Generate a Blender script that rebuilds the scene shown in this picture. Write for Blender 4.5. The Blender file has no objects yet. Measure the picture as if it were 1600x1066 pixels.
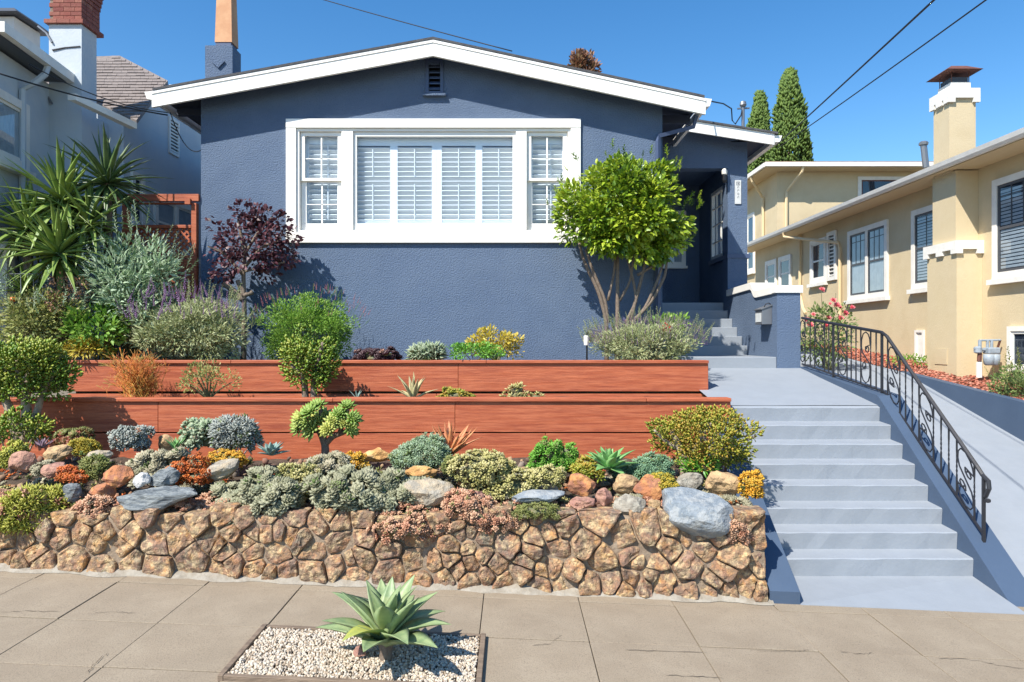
import bpy, math, random
import numpy as np
from mathutils import Vector, Matrix, noise
random.seed(7)
RNG = np.random.default_rng(7)
scene = bpy.context.scene
COL = scene.collection
# ------------------------------------------------------------------ camera, sky, sun, exposure
F = 1066.7                       # focal length in photo pixels (24 mm on a 36 mm wide frame, 1600 px)
cam = bpy.data.objects.new('camera', bpy.data.cameras.new('camera'))
cam.data.lens = 24; cam.data.sensor_width = 36; cam.data.clip_end = 2000; cam.data.clip_start = .05
cam.rotation_euler = (math.pi/2, 0, 0)
COL.objects.link(cam); scene.camera = cam
SUN = Vector((1.0, 1.12, -1.72)).normalized()
world = bpy.data.worlds.new('World'); scene.world = world; world.use_nodes = True
nt = world.node_tree; nt.nodes.clear()
sky = nt.nodes.new('ShaderNodeTexSky'); sky.sky_type = 'NISHITA'; sky.sun_disc = False
sky.sun_elevation = math.asin(-SUN.z); sky.sun_rotation = math.atan2(-SUN.x, -SUN.y)
sky.altitude = 100; sky.air_density = 1.0; sky.dust_density = .25; sky.ozone_density = 1.5
hsv = nt.nodes.new('ShaderNodeHueSaturation'); hsv.inputs['Saturation'].default_value = 1.35
bg = nt.nodes.new('ShaderNodeBackground'); bg.inputs[1].default_value = .13
wo = nt.nodes.new('ShaderNodeOutputWorld')
nt.links.new(sky.outputs[0], hsv.inputs['Color']); nt.links.new(hsv.outputs[0], bg.inputs[0]); nt.links.new(bg.outputs[0], wo.inputs[0])
sl = bpy.data.lights.new('sun', 'SUN'); sl.energy = 5.0; sl.angle = math.radians(.5); sl.color = (1, .95, .87)
so = bpy.data.objects.new('sun', sl); so.rotation_euler = SUN.to_track_quat('-Z', 'Y').to_euler(); COL.objects.link(so)
scene.view_settings.view_transform = 'Standard'; scene.view_settings.look = 'None'
scene.view_settings.gamma = 1; scene.view_settings.use_curve_mapping = False
scene.view_settings.exposure = .62

# ------------------------------------------------------------------ helpers
def P(px, py, D): return Vector(((px-800)*D/F, D, (533-py)*D/F))
def lin(v):
    v /= 255
    return v/12.92 if v <= .04045 else ((v+.055)/1.055)**2.4
def c(r, g, b): return (lin(r), lin(g), lin(b), 1)
def tag(o, label=None, cat=None, group=None, kind=None):
    if label: o['label'] = label
    if cat: o['category'] = cat
    if group: o['group'] = group
    if kind: o['kind'] = kind
    return o
def thing(name, label, cat, loc=(0,0,0), group=None):
    o = bpy.data.objects.new(name, None); o.empty_display_size = .1; o.location = loc; COL.objects.link(o)
    return tag(o, label, cat, group)
def wloc(o):
    v = Vector((0,0,0))
    while o is not None: v += Vector(o.location); o = o.parent
    return v
def link(name, me, m, parent=None, smooth=False):
    o = bpy.data.objects.new(name, me)
    if m: me.materials.append(m)
    if smooth:
        me.polygons.foreach_set('use_smooth', [True]*len(me.polygons))
    COL.objects.link(o)
    if parent is not None: o.parent = parent
    return o
def npmesh(name, V, Fc, rnd=None):
    V = np.asarray(V, dtype=np.float32); Fc = np.asarray(Fc, dtype=np.int32)
    me = bpy.data.meshes.new(name); n, k = Fc.shape
    me.vertices.add(len(V)); me.vertices.foreach_set('co', V.ravel())
    me.loops.add(n*k); me.loops.foreach_set('vertex_index', Fc.ravel())
    me.polygons.add(n); me.polygons.foreach_set('loop_start', np.arange(0, n*k, k, dtype=np.int32))
    try: me.polygons.foreach_set('loop_total', np.full(n, k, dtype=np.int32))
    except Exception: pass
    if rnd is not None:
        a = me.attributes.new('rnd', 'FLOAT', 'POINT'); a.data.foreach_set('value', np.asarray(rnd, dtype=np.float32))
    me.update(calc_edges=True); me.validate()
    return me
class Fr:
    """a flat working frame: origin, u along the wall, v up, n out of the wall"""
    def __init__(s, o, u, v, n): s.o, s.u, s.v, s.n = Vector(o), Vector(u).normalized(), Vector(v).normalized(), Vector(n).normalized()
    def p(s, a, b, d=0): return s.o + s.u*a + s.v*b + s.n*d
WORLD = Fr((0,0,0), (1,0,0), (0,0,1), (0,-1,0))
class MB:
    def __init__(s): s.v, s.f = [], []
    def add(s, vs, fs):
        b = len(s.v); s.v += [Vector(q) for q in vs]; s.f += [tuple(b+i for i in f) for f in fs]; return s
    def hexa(s, p):
        return s.add(p, [(0,3,2,1),(4,5,6,7),(0,1,5,4),(1,2,6,5),(2,3,7,6),(3,0,4,7)])
    def box(s, x0, x1, y0, y1, z0, z1):
        return s.hexa([(x0,y0,z0),(x1,y0,z0),(x1,y1,z0),(x0,y1,z0),(x0,y0,z1),(x1,y0,z1),(x1,y1,z1),(x0,y1,z1)])
    def fbox(s, fr, u0, u1, v0, v1, n0, n1):
        return s.hexa([fr.p(u0,v0,n1),fr.p(u1,v0,n1),fr.p(u1,v0,n0),fr.p(u0,v0,n0),fr.p(u0,v1,n1),fr.p(u1,v1,n1),fr.p(u1,v1,n0),fr.p(u0,v1,n0)])
    def quad(s, fr, u0, u1, v0, v1, n):
        return s.add([fr.p(u0,v0,n),fr.p(u1,v0,n),fr.p(u1,v1,n),fr.p(u0,v1,n)], [(0,1,2,3)])
    def frame(s, fr, u0, u1, v0, v1, w, n0, n1, wb=None, wt=None):
        wb = w if wb is None else wb; wt = w if wt is None else wt
        s.fbox(fr,u0,u0+w,v0+wb,v1-wt,n0,n1); s.fbox(fr,u1-w,u1,v0+wb,v1-wt,n0,n1)
        s.fbox(fr,u0,u1,v0,v0+wb,n0,n1); return s.fbox(fr,u0,u1,v1-wt,v1,n0,n1)
    def prism(s, poly, off):
        n = len(poly); off = Vector(off); a = [Vector(q) for q in poly]; b = [q+off for q in a]
        return s.add(a+b, [tuple(range(n))[::-1], tuple(range(n, 2*n))] + [(i,(i+1)%n,n+(i+1)%n,n+i) for i in range(n)])
    def tube(s, pts, rad, n=6, cap=True):
        pts = [Vector(q) for q in pts]; k = len(pts)
        rad = rad if isinstance(rad, (list, tuple)) else [rad]*k
        b = len(s.v); ref = None
        for i, q in enumerate(pts):
            d = (pts[min(i+1,k-1)]-pts[max(i-1,0)])
            d = d.normalized() if d.length > 1e-9 else Vector((0,0,1))
            if ref is None: ref = Vector((0,0,1)) if abs(d.z) < .9 else Vector((1,0,0))
            x = d.cross(ref)
            if x.length < 1e-4: x = d.orthogonal()
            x.normalize(); y = x.cross(d); ref = y
            for j in range(n):
                a = 2*math.pi*(j+.5)/n
                s.v.append(q + (x*math.cos(a)+y*math.sin(a))*rad[i])
        for i in range(k-1):
            for j in range(n):
                s.f.append((b+i*n+j, b+i*n+(j+1)%n, b+(i+1)*n+(j+1)%n, b+(i+1)*n+j))
        if cap: s.f.append(tuple(b+j for j in range(n))[::-1]); s.f.append(tuple(b+(k-1)*n+j for j in range(n)))
        return s
    def lathe(s, base, prof, n=12):
        b = len(s.v); base = Vector(base); m = len(prof)
        for (r, z) in prof:
            for j in range(n):
                a = 2*math.pi*j/n; s.v.append(base+Vector((r*math.cos(a), r*math.sin(a), z)))
        for i in range(m-1):
            for j in range(n): s.f.append((b+i*n+j, b+i*n+(j+1)%n, b+(i+1)*n+(j+1)%n, b+(i+1)*n+j))
        s.f.append(tuple(b+j for j in range(n))[::-1]); s.f.append(tuple(b+(m-1)*n+j for j in range(n)))
        return s
    def build(s, name, m, parent=None, smooth=False, bevel=0, fix=True):
        off = wloc(parent) if parent is not None else Vector((0,0,0))
        me = bpy.data.meshes.new(name); me.from_pydata([tuple(q-off) for q in s.v], [], s.f); me.update()
        if fix:
            import bmesh
            bm = bmesh.new(); bm.from_mesh(me); bmesh.ops.recalc_face_normals(bm, faces=bm.faces); bm.to_mesh(me); bm.free()
        o = link(name, me, m, parent, smooth)
        if bevel:
            md = o.modifiers.new('bevel', 'BEVEL'); md.width = bevel; md.segments = 2; md.limit_method = 'ANGLE'
        return o
def bez(p0, p1, p2, n=8):
    p0, p1, p2 = Vector(p0), Vector(p1), Vector(p2)
    return [(p0*(1-t)**2 + p1*2*t*(1-t) + p2*t*t) for t in [i/n for i in range(n+1)]]
def line(p0, p1, n=8, sag=0):
    p0, p1 = Vector(p0), Vector(p1)
    return [p0.lerp(p1, t) - Vector((0,0,sag*4*t*(1-t))) for t in [i/n for i in range(n+1)]]

# ------------------------------------------------------------------ materials
MATS = {}
def mat(name, col, rough=.7, var=None, vscale=3, amt=.5, bump=0, bscale=60, bdet=4, spec=.5, metal=0, objvar=None, stretch=None,
        fine=None, fscale=120, famt=.3, sharp=0, bump2=0, b2scale=8, vor=False, coat=0):
    """procedural: base colour, a second colour in noise patches, fine speckle, bump, per-object variation"""
    m = bpy.data.materials.new(name); m.use_nodes = True; t = m.node_tree; N = t.nodes; L = t.links
    b = N['Principled BSDF']; b.inputs['Roughness'].default_value = rough; b.inputs['Metallic'].default_value = metal
    b.inputs['Specular IOR Level'].default_value = spec
    if coat: b.inputs['Coat Weight'].default_value = coat
    tc = N.new('ShaderNodeTexCoord'); vec = tc.outputs['Object']
    if stretch:
        mp = N.new('ShaderNodeMapping'); mp.inputs['Scale'].default_value = stretch; L.new(vec, mp.inputs[0]); vec = mp.outputs[0]
    oi = N.new('ShaderNodeObjectInfo')
    if objvar:                                        # shift the pattern of every object so that copies differ
        ad = N.new('ShaderNodeVectorMath'); ad.operation = 'ADD'
        mu = N.new('ShaderNodeMath'); mu.operation = 'MULTIPLY'; mu.inputs[1].default_value = 37
        L.new(oi.outputs['Random'], mu.inputs[0]); L.new(vec, ad.inputs[0]); L.new(mu.outputs[0], ad.inputs[1]); vec = ad.outputs[0]
    out = None
    if isinstance(col, list):                         # a palette picked per object
        r = N.new('ShaderNodeValToRGB'); r.color_ramp.interpolation = 'LINEAR'
        el = r.color_ramp.elements
        while len(el) < len(col): el.new(.5)
        for i, q in enumerate(col): el[i].position = i/(len(col)-1); el[i].color = q
        L.new(oi.outputs['Random'], r.inputs[0]); out = r.outputs[0]
    else:
        r = N.new('ShaderNodeRGB'); r.outputs[0].default_value = col; out = r.outputs[0]
    def mix(a, colb, fac_out, amount):
        mx = N.new('ShaderNodeMix'); mx.data_type = 'RGBA'
        ml = N.new('ShaderNodeMath'); ml.operation = 'MULTIPLY'; ml.inputs[1].default_value = amount
        L.new(fac_out, ml.inputs[0]); L.new(ml.outputs[0], mx.inputs[0]); L.new(a, mx.inputs[6]); mx.inputs[7].default_value = colb
        return mx.outputs[2]
    def nz(scale, det=4, lo=.4, hi=.62, rgh=.6):
        n = N.new('ShaderNodeTexNoise'); n.inputs['Scale'].default_value = scale; n.inputs['Detail'].default_value = det
        n.inputs['Roughness'].default_value = rgh; L.new(vec, n.inputs['Vector'])
        mr = N.new('ShaderNodeMapRange'); mr.inputs[1].default_value = lo; mr.inputs[2].default_value = hi; L.new(n.outputs[0], mr.inputs[0])
        return n.outputs[0], mr.outputs[0]
    if var:
        for i, vc in enumerate(var if isinstance(var, list) else [var]):
            _, fo = nz(vscale*(1+.9*i), 5, .4+sharp, .62-sharp); out = mix(out, vc, fo, amt)
    if fine:
        _, fo = nz(fscale, 2, .5, .7); out = mix(out, fine, fo, famt)
    L.new(out, b.inputs['Base Color'])
    if bump:
        h, _ = nz(bscale, bdet, rgh=.65)
        if vor:
            v = N.new('ShaderNodeTexVoronoi'); v.inputs['Scale'].default_value = bscale; L.new(vec, v.inputs['Vector']); h = v.outputs['Distance']
        bp = N.new('ShaderNodeBump'); bp.inputs['Strength'].default_value = bump; bp.inputs['Distance'].default_value = .02
        L.new(h, bp.inputs['Height']); last = bp
        if bump2:
            h2, _ = nz(b2scale, 5); bp2 = N.new('ShaderNodeBump'); bp2.inputs['Strength'].default_value = bump2; bp2.inputs['Distance'].default_value = .06
            L.new(h2, bp2.inputs['Height']); L.new(bp.outputs[0], bp2.inputs['Normal']); last = bp2
        L.new(last.outputs[0], b.inputs['Normal'])
    MATS[name] = m
    return m
def leafmat(name, cols, rough=.5, trans=.25, spec=.4):
    """foliage: colour ramp over a random value stored on every leaf, part of the light passes through"""
    m = bpy.data.materials.new(name); m.use_nodes = True; t = m.node_tree; N = t.nodes; L = t.links
    b = N['Principled BSDF']; b.inputs['Roughness'].default_value = rough; b.inputs['Specular IOR Level'].default_value = spec
    a = N.new('ShaderNodeAttribute'); a.attribute_name = 'rnd'
    r = N.new('ShaderNodeValToRGB'); el = r.color_ramp.elements
    while len(el) < len(cols): el.new(.5)
    for i, q in enumerate(cols): el[i].position = i/(len(cols)-1); el[i].color = q
    L.new(a.outputs['Fac'], r.inputs[0]); L.new(r.outputs[0], b.inputs['Base Color'])
    if trans:
        tr = N.new('ShaderNodeBsdfTranslucent'); mx = N.new('ShaderNodeMixShader'); mx.inputs[0].default_value = trans
        L.new(r.outputs[0], tr.inputs[0]); L.new(b.outputs[0], mx.inputs[1]); L.new(tr.outputs[0], mx.inputs[2])
        L.new(mx.outputs[0], N['Material Output'].inputs[0])
    return m
def glassmat(name, tint=(.9,.95,1,1), refl=1.0, ior=1.5):
    m = bpy.data.materials.new(name); m.use_nodes = True; t = m.node_tree; N = t.nodes; L = t.links
    N.remove(N['Principled BSDF'])
    tr = N.new('ShaderNodeBsdfTransparent'); tr.inputs[0].default_value = tint
    gl = N.new('ShaderNodeBsdfGlossy'); gl.inputs['Roughness'].default_value = .02
    lw = N.new('ShaderNodeLayerWeight'); lw.inputs[0].default_value = .5
    pw = N.new('ShaderNodeMath'); pw.operation = 'POWER'; pw.inputs[1].default_value = 5; L.new(lw.outputs['Facing'], pw.inputs[0])
    fr = N.new('ShaderNodeMath'); fr.operation = 'MULTIPLY_ADD'; fr.inputs[1].default_value = .94; fr.inputs[2].default_value = .06; L.new(pw.outputs[0], fr.inputs[0])
    mu = N.new('ShaderNodeMath'); mu.operation = 'MULTIPLY'; mu.inputs[1].default_value = refl; mu.use_clamp = True
    mx = N.new('ShaderNodeMixShader'); L.new(fr.outputs[0], mu.inputs[0]); L.new(mu.outputs[0], mx.inputs[0])
    L.new(tr.outputs[0], mx.inputs[1]); L.new(gl.outputs[0], mx.inputs[2]); L.new(mx.outputs[0], N['Material Output'].inputs[0])
    return m
M = {}
M['blue'] = mat('blue_stucco', c(90,108,133), .78, var=[c(79,97,122), c(99,116,139)], vscale=.9, amt=.55, bump=1.0, bscale=44, bdet=3)
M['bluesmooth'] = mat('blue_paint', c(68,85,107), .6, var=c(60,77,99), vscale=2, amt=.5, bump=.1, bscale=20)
M['bluetrim'] = mat('blue_trim_paint', c(70,84,112), .45, bump=.05, bscale=30)
M['white'] = mat('white_paint', c(245,242,234), .45, var=c(238,234,226), vscale=4, amt=.5, bump=.04, bscale=25)
M['shutter'] = mat('white_shutter_paint', c(246,247,248), .4)
M['roof'] = mat('grey_shingle', c(84,84,86), .9, var=c(62,62,66), vscale=9, amt=.7, bump=.5, bscale=60)
M['roofbrown'] = mat('brown_grey_shingle', c(128,118,112), .9, var=[c(104,96,92), c(142,130,122)], vscale=7, amt=.6, bump=.4, bscale=50, objvar=1)
M['rooftan'] = mat('tan_shingle', c(150,120,98), .9, var=c(120,96,80), vscale=7, amt=.6, bump=.4, bscale=50)
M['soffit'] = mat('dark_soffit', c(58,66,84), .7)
M['walk'] = mat('pale_blue_concrete_paint', c(144,150,157), .65, var=[c(134,141,148), c(150,155,160), c(126,132,138)], vscale=1.6, amt=.2, bump=.16, bscale=26, bdet=6, fine=c(134,143,152), fscale=90, famt=.25)
M['concrete'] = mat('sidewalk_concrete', c(150,136,116), .85, var=[c(130,117,99), c(162,149,129), c(138,124,105)], vscale=1.5, amt=.38, bump=.25, bscale=90, bdet=6, fine=c(104,93,80), fscale=110, famt=.6, objvar=1)
M['curb'] = mat('curb_concrete', c(170,164,154), .85, var=c(140,132,120), vscale=4, amt=.6, bump=.25, bscale=60, fine=c(120,112,100), fscale=140, famt=.4)
M['asphalt'] = mat('asphalt', c(70,70,72), .9, var=c(88,87,86), vscale=3, amt=.5, bump=.4, bscale=150)
M['soil'] = mat('dark_soil', c(72,60,50), .95, var=[c(50,42,36), c(98,82,66)], vscale=9, amt=.6, bump=.9, bscale=30, bdet=8)
M['earth'] = mat('dry_ground', c(120,106,84), .95, var=c(96,96,64), vscale=.4, amt=.6)
M['mortar'] = mat('grey_mortar', c(136,119,100), .95, var=[c(104,88,74), c(164,148,128)], vscale=8, amt=.5, bump=.7, bscale=40, bdet=8)
M['palemortar'] = mat('pale_mortar', c(150,142,128), .95, var=[c(122,112,98), c(172,166,154)], vscale=7, amt=.5, bump=.6, bscale=40, bdet=8)
M['crack'] = mat('crack_dirt', c(66,56,46), .95)
M['redwood'] = mat('red_stained_board', c(172,88,53), .6, var=[c(146,68,44), c(192,110,74)], vscale=2.2, amt=.75, bump=.25, bscale=9, bdet=8, stretch=(.55, 6, 9), objvar=1, fine=c(120,54,36), fscale=14, famt=.35)
M['greywood'] = mat('weathered_board', c(134,116,98), .85, var=c(96,82,70), vscale=4, amt=.7, bump=.5, bscale=14, stretch=(1,6,6), objvar=1)
M['iron'] = mat('black_iron', c(38,38,42), .45, spec=.6, bump=.1, bscale=80)
M['greymetal'] = mat('grey_metal', c(132,134,138), .4, metal=.6)
M['meter'] = mat('grey_meter_paint', c(150,160,168), .5, var=c(120,128,134), vscale=14, amt=.5)
M['rust'] = mat('rusty_metal', c(112,72,58), .7, var=c(84,50,42), vscale=12, amt=.6)
M['yellow'] = mat('yellow_stucco', c(202,184,148), .85, var=[c(190,171,136), c(208,191,157)], vscale=1.1, amt=.5, bump=.28, bscale=38, bdet=5)
M['cream'] = mat('cream_paint', c(216,192,150), .6, bump=.1, bscale=20)
M['offwhite'] = mat('off_white_trim', c(232,228,218), .55, var=c(214,208,198), vscale=5, amt=.5)
M['greystucco'] = mat('pale_grey_stucco', c(188,197,203), .85, var=[c(176,186,194), c(198,203,204)], vscale=1.2, amt=.55, bump=.25, bscale=30, bdet=5)
M['brick'] = mat('red_brick', [c(138,78,66), c(152,94,78), c(122,66,58), c(160,108,90)], .85, var=c(120,56,48), vscale=10, amt=.5, bump=.4, bscale=50, objvar=1)
M['terracotta'] = mat('buff_flue_clay', c(206,158,118), .8, var=c(186,132,94), vscale=5, amt=.6)
M['clear'] = glassmat('clear_glass', (.90,.96,1,1), 1.0)
M['dim'] = glassmat('neighbour_glass', (.75,.82,.88,1), 1.8)
M['inside'] = mat('dark_interior', c(46,52,62), .9)
M['room'] = mat('room_wall', c(116,128,146), .9)
M['curtain'] = mat('pale_curtain', c(206,208,206), .9, var=c(176,180,182), vscale=6, amt=.5)
M['darksash'] = mat('dark_window_sash', c(74,76,80), .5)
M['plaque'] = mat('stone_plaque', c(206,208,206), .7, var=c(184,186,186), vscale=20, amt=.5)
M['ink'] = mat('plaque_mark', c(96,100,106), .7)
M['black'] = mat('black_plastic', c(26,27,30), .4)
M['wire'] = mat('cable_rubber', c(30,34,42), .6)
M['bark'] = mat('grey_brown_bark', c(116,100,86), .85, var=[c(86,73,63), c(148,134,118)], vscale=14, amt=.55, bump=.5, bscale=40, stretch=(3,3,1))
M['palebark'] = mat('pale_bark', c(172,156,136), .8, var=c(132,114,96), vscale=16, amt=.55, bump=.4, bscale=40)
M['stem'] = mat('green_stem', c(98,104,70), .7, var=c(120,100,74), vscale=14, amt=.6)
M['stone'] = mat('rubble_stone', [c(139,116,93), c(174,136,93), c(152,118,98), c(131,123,106), c(192,158,109), c(157,126,97), c(121,109,93), c(163,129,109), c(113,102,90), c(182,143,96), c(144,111,93)], .88,
    var=[c(197,143,82), c(119,101,88), c(216,192,147), c(150,107,84), c(98,85,74)], vscale=4.2, amt=.55, sharp=.075, bump=.55, bscale=26, bdet=9, fine=c(92,76,66), fscale=60, famt=.4, objvar=1, bump2=1.0, b2scale=9)
def rockmat(n, a, b_, d, **k): return mat(n, a, .85, var=[b_, d], vscale=6, amt=.65, sharp=.06, bump=.6, bscale=24, bdet=9, objvar=1, bump2=.6, b2scale=6, **k)
M['r_blue'] = rockmat('blue_grey_rock', c(132,140,146), c(112,122,130), c(160,162,160))
M['r_slate'] = rockmat('slate_rock', c(122,128,130), c(84,92,98), c(152,156,154), stretch=(1,2,5))
M['r_tan'] = rockmat('tan_rock', c(176,146,108), c(142,114,86), c(200,168,122))
M['r_rust'] = rockmat('rust_rock', c(172,112,74), c(206,150,92), c(136,92,80))
M['r_yel'] = rockmat('ochre_rock', c(198,154,92), c(222,190,140), c(166,120,72))
M['r_grey'] = rockmat('grey_rock', c(146,138,124), c(112,106,96), c(178,172,156))
M['r_pale'] = rockmat('pale_lichen_rock', c(166,158,142), c(134,126,112), c(184,164,134))
M['r_pink'] = rockmat('pink_brown_rock', c(158,116,102), c(128,94,86), c(184,142,118))
M['r_white'] = rockmat('white_rock', c(196,194,190), c(166,166,168), c(208,204,198))
M['pebble'] = leafmat('white_pebbles', [c(132,116,98), c(176,158,136), c(198,184,162), c(212,202,184), c(168,160,150), c(204,190,168)], .8, 0)
M['mulch'] = leafmat('red_bark_mulch', [c(104,58,44), c(150,82,62), c(178,104,82), c(196,142,120), c(128,72,56)], .9, 0)
# ------------------------------------------------------------------ ground, road, sidewalk
def zs(X): return -2.155 - .0434*X                      # the sidewalk falls to the right
def struct(o): return tag(o, kind='structure')
g = MB().add([(-900,-900,-3.4),(900,-900,-3.4),(900,900,-3.4),(-900,900,-3.4)], [(0,1,2,3)])
struct(g.build('ground', M['earth']))
def slope_box(X0, X1, Y0, Y1, top, th): # a slab that follows the fall of the sidewalk
    return [(X0,Y0,zs(X0)+top-th),(X1,Y0,zs(X1)+top-th),(X1,Y1,zs(X1)+top-th),(X0,Y1,zs(X0)+top-th),
            (X0,Y0,zs(X0)+top),(X1,Y0,zs(X1)+top),(X1,Y1,zs(X1)+top),(X0,Y1,zs(X0)+top)]
struct(MB().hexa(slope_box(-24,24,-9,3.74,-.15,.2)).build('road', M['asphalt']))
sw = bpy.data.objects.new('sidewalk', None); COL.objects.link(sw); struct(sw)
MB().hexa(slope_box(-24,24,4.0,6.05,-.03,.2)).build('sidewalk_bed', M['curb'], sw)
js = []
for x in (-170,-20,134,288,450,602,755,905,1050,1203,1332,1449,1600,1750):
    k = (x-800)*.002457; js.append(2.155*k/(1-.0434*k))
js = [js[0]-4, js[0]-3, js[0]-2, js[0]-1] + js + [js[-1]+1, js[-1]+2]
for a, b in zip(js, js[1:]):
    for (y0, y1) in ((3.93,4.28),(4.288,4.945),(4.952,5.70),(5.708,6.04)):
        if y0 > 5.7: a2, b2 = a+.31*0, b
        dz = random.uniform(-.004,.004); gp = .0032
        MB().hexa([(p[0],p[1],p[2]+dz) for p in slope_box(a+gp,b-gp,y0,y1,0,.1)]).build('slab', M['concrete'], sw, bevel=.004)
for i in range(-10, 10):
    MB().hexa(slope_box(i*2.4+.01,i*2.4+2.39,3.75,3.922,.006,.25)).build('curb_stone', M['curb'], sw, bevel=.015)

def gp_(x, y):
    D = 2.155*F/((y-533)-.0434*(x-800)); return Vector(((x-800)*D/F, D, zs((x-800)*D/F)+.0052))
rc = random.Random(5)
for pts in ([(0,957),(45,956),(92,957)],[(135,960),(180,957),(212,958)],[(135,1054),(150,1036),(168,1021)],[(878,993),(860,1006),(832,1010)],[(975,1016),(1030,1018),(1105,1020)],[(1180,1017),(1240,1019),(1270,1017)],[(1310,1020),(1350,1023),(1362,1021)],[(1462,1029),(1510,1031),(1560,1040),(1600,1046)],[(1040,1056),(1090,1058),(1130,1061)],[(508,975),(530,970),(558,967)]):
    fine = []
    for a, b in zip(pts, pts[1:]):
        for k in range(6): fine.append((a[0]+(b[0]-a[0])*k/6+rc.uniform(-2,2), a[1]+(b[1]-a[1])*k/6+rc.uniform(-1,1)))
    fine.append(pts[-1]); V = []; Fc = []
    for k, (x, y) in enumerate(fine):
        w_ = rc.uniform(.001,.003)*(0.3 if k in (0,len(fine)-1) else 1); q = gp_(x, y); dx, dy = (0,w_) if abs(fine[-1][0]-fine[0][0]) > abs(fine[-1][1]-fine[0][1])*1.2 else (w_,0)
        V += [q+Vector((dx,dy,0)), q-Vector((dx,dy,0))]
    for k in range(len(fine)-1): Fc.append((2*k,2*k+1,2*k+3,2*k+2))
    MB().add(V, Fc).build('crack', M['crack'], sw, fix=False)
# ------------------------------------------------------------------ terraces of soil
def soil(name, X0, X1, Y0, Y1, z0, z1, amp=.03, nx=60, ny=16, m='soil'):
    V, Fc = [], []
    for j in range(ny+1):
        for i in range(nx+1):
            x = X0+(X1-X0)*i/nx; y = Y0+(Y1-Y0)*j/ny
            V.append((x, y, z0+(z1-z0)*j/ny + amp*noise.noise(Vector((x*2.3,y*2.3,1))) + amp*.5*noise.noise(Vector((x*7,y*7,3)))))
    for j in range(ny):
        for i in range(nx):
            a = j*(nx+1)+i; Fc.append((a,a+1,a+nx+2,a+nx+1))
    return struct(MB().add(V, Fc).build(name, M[m], smooth=True, fix=False))
soil('lower_soil', -9, 2.2, 6.0, 8.12, -1.56, -1.40, .05, 130, 30)
soil('middle_soil', -9, 2.55, 8.14, 9.06, -.74, -.74, .02, 80, 8)
soil('upper_soil', -14, 2.6, 9.08, 26, -.315, -.315, .02, 120, 60)
def zm(Y): return -.45+.1*(Y-13.67)                     # the bark bed beside the yellow house
def zd(Y): return -2.38+.284*(Y-5.8) if Y < 12.17 else -.571+.1*(Y-12.17)
soil('side_bed_soil', 7.0, 26, 7, 30, zm(7)-.02, zm(30)-.02, .02, 60, 60, 'earth')
Ys = [5.86,6.2,6.6,7.2,8,9,10,11,12.17,14,18,26]
V, Fc = [], []
for Y in Ys:
    for X in (4.70,5.4,6.2,7.02):
        t = max(0, min(1, (Y-5.86)/.74)); V.append((X, Y, zs(X)*(1-t)+.004*(1-t)+zd(Y)*t))
for j in range(len(Ys)-1):
    for i in range(3): a = j*4+i; Fc.append((a,a+1,a+5,a+4))
struct(MB().add(V, Fc).build('driveway', M['walk'], smooth=True, fix=False))

# retaining wall between driveway and bark bed
t = thing('driveway_wall', 'low smooth blue painted wall along the right side of the driveway', 'wall', (7.1,8,-2))
prof = [6.3,7.5,8.5,9.5,10.5,11.5,12.3]
w = MB()
for a, b in zip(prof, prof[1:]):
    w.hexa([(7.0,a,zd(a)-.25),(7.14,a,zd(a)-.25),(7.14,b,zd(b)-.25),(7.0,b,zd(b)-.25),(7.0,a,zm(a)+.04),(7.14,a,zm(a)+.04),(7.14,b,zm(b)+.04),(7.0,b,zm(b)+.04)])
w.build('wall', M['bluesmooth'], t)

# ------------------------------------------------------------------ front steps
fs = thing('front_steps', 'pale blue painted concrete front steps with blue side walls', 'steps', (3.5,6.5,-2.26))
DB, TT, RR, ZB = 6.54, .2371, .1838, -2.256
XL, XR = 2.475, 4.42
V = []
apn = MB()
for Y, f in ((5.85,0),(6.55,1)):
    for X in (XL,XR): V.append((X,Y,(zs(X)+.004)*(1-f)+ZB*f))
apn.hexa([(XL,5.85,-2.7),(XR,5.85,-2.7),(XR,6.6,-2.7),(XL,6.6,-2.7),V[0],V[1],V[3],V[2]]).build('apron', M['walk'], fs)
for i in range(8):
    y0 = DB+i*TT; z1 = ZB+(i+1)*RR; y1 = y0+(TT+.03 if i < 7 else .06)
    jg = lambda: random.uniform(-.004,.004)
    n = 14; s = MB(); A = []
    for k in range(n+1):
        X = XL+(XR-XL)*k/n
        A += [(X,y0+.012+jg(),z1-RR-.02),(X,y0+jg(),z1-.02+jg()),(X,y0+.012,z1-.011+jg()*.5),(X,y1,z1+.006)]
    Fc = []
    for k in range(n):
        for q in range(3): a = k*4+q; Fc.append((a,a+4,a+5,a+1))
    s.add(A, Fc); s.add([A[0],A[1],A[2],A[3],(XL,y1,z1-RR-.02)], [(0,1,2,3,4)]); s.add([A[-4],A[-3],A[-2],A[-1],(XR,y1,z1-RR-.02)], [(4,3,2,1,0)])
    s.build('step', M['walk'], fs)
ZT = ZB+8*RR
# ramp walkway
V = []; Fc = []
ny = 10
for j in range(ny+1):
    f = j/ny; Y = 8.245+(10.47-8.245)*f
    for i in range(7):
        X = 2.478+(4.44-2.478)*i/6; V.append((X,Y,ZT+.009+(-.425-ZT)*f+.006*noise.noise(Vector((X*2,Y*2,0)))))
for j in range(ny):
    for i in range(6): a = j*7+i; Fc.append((a,a+1,a+8,a+7))
MB().add(V,Fc).build('walkway', M['walk'], fs, smooth=True, fix=False)
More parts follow.
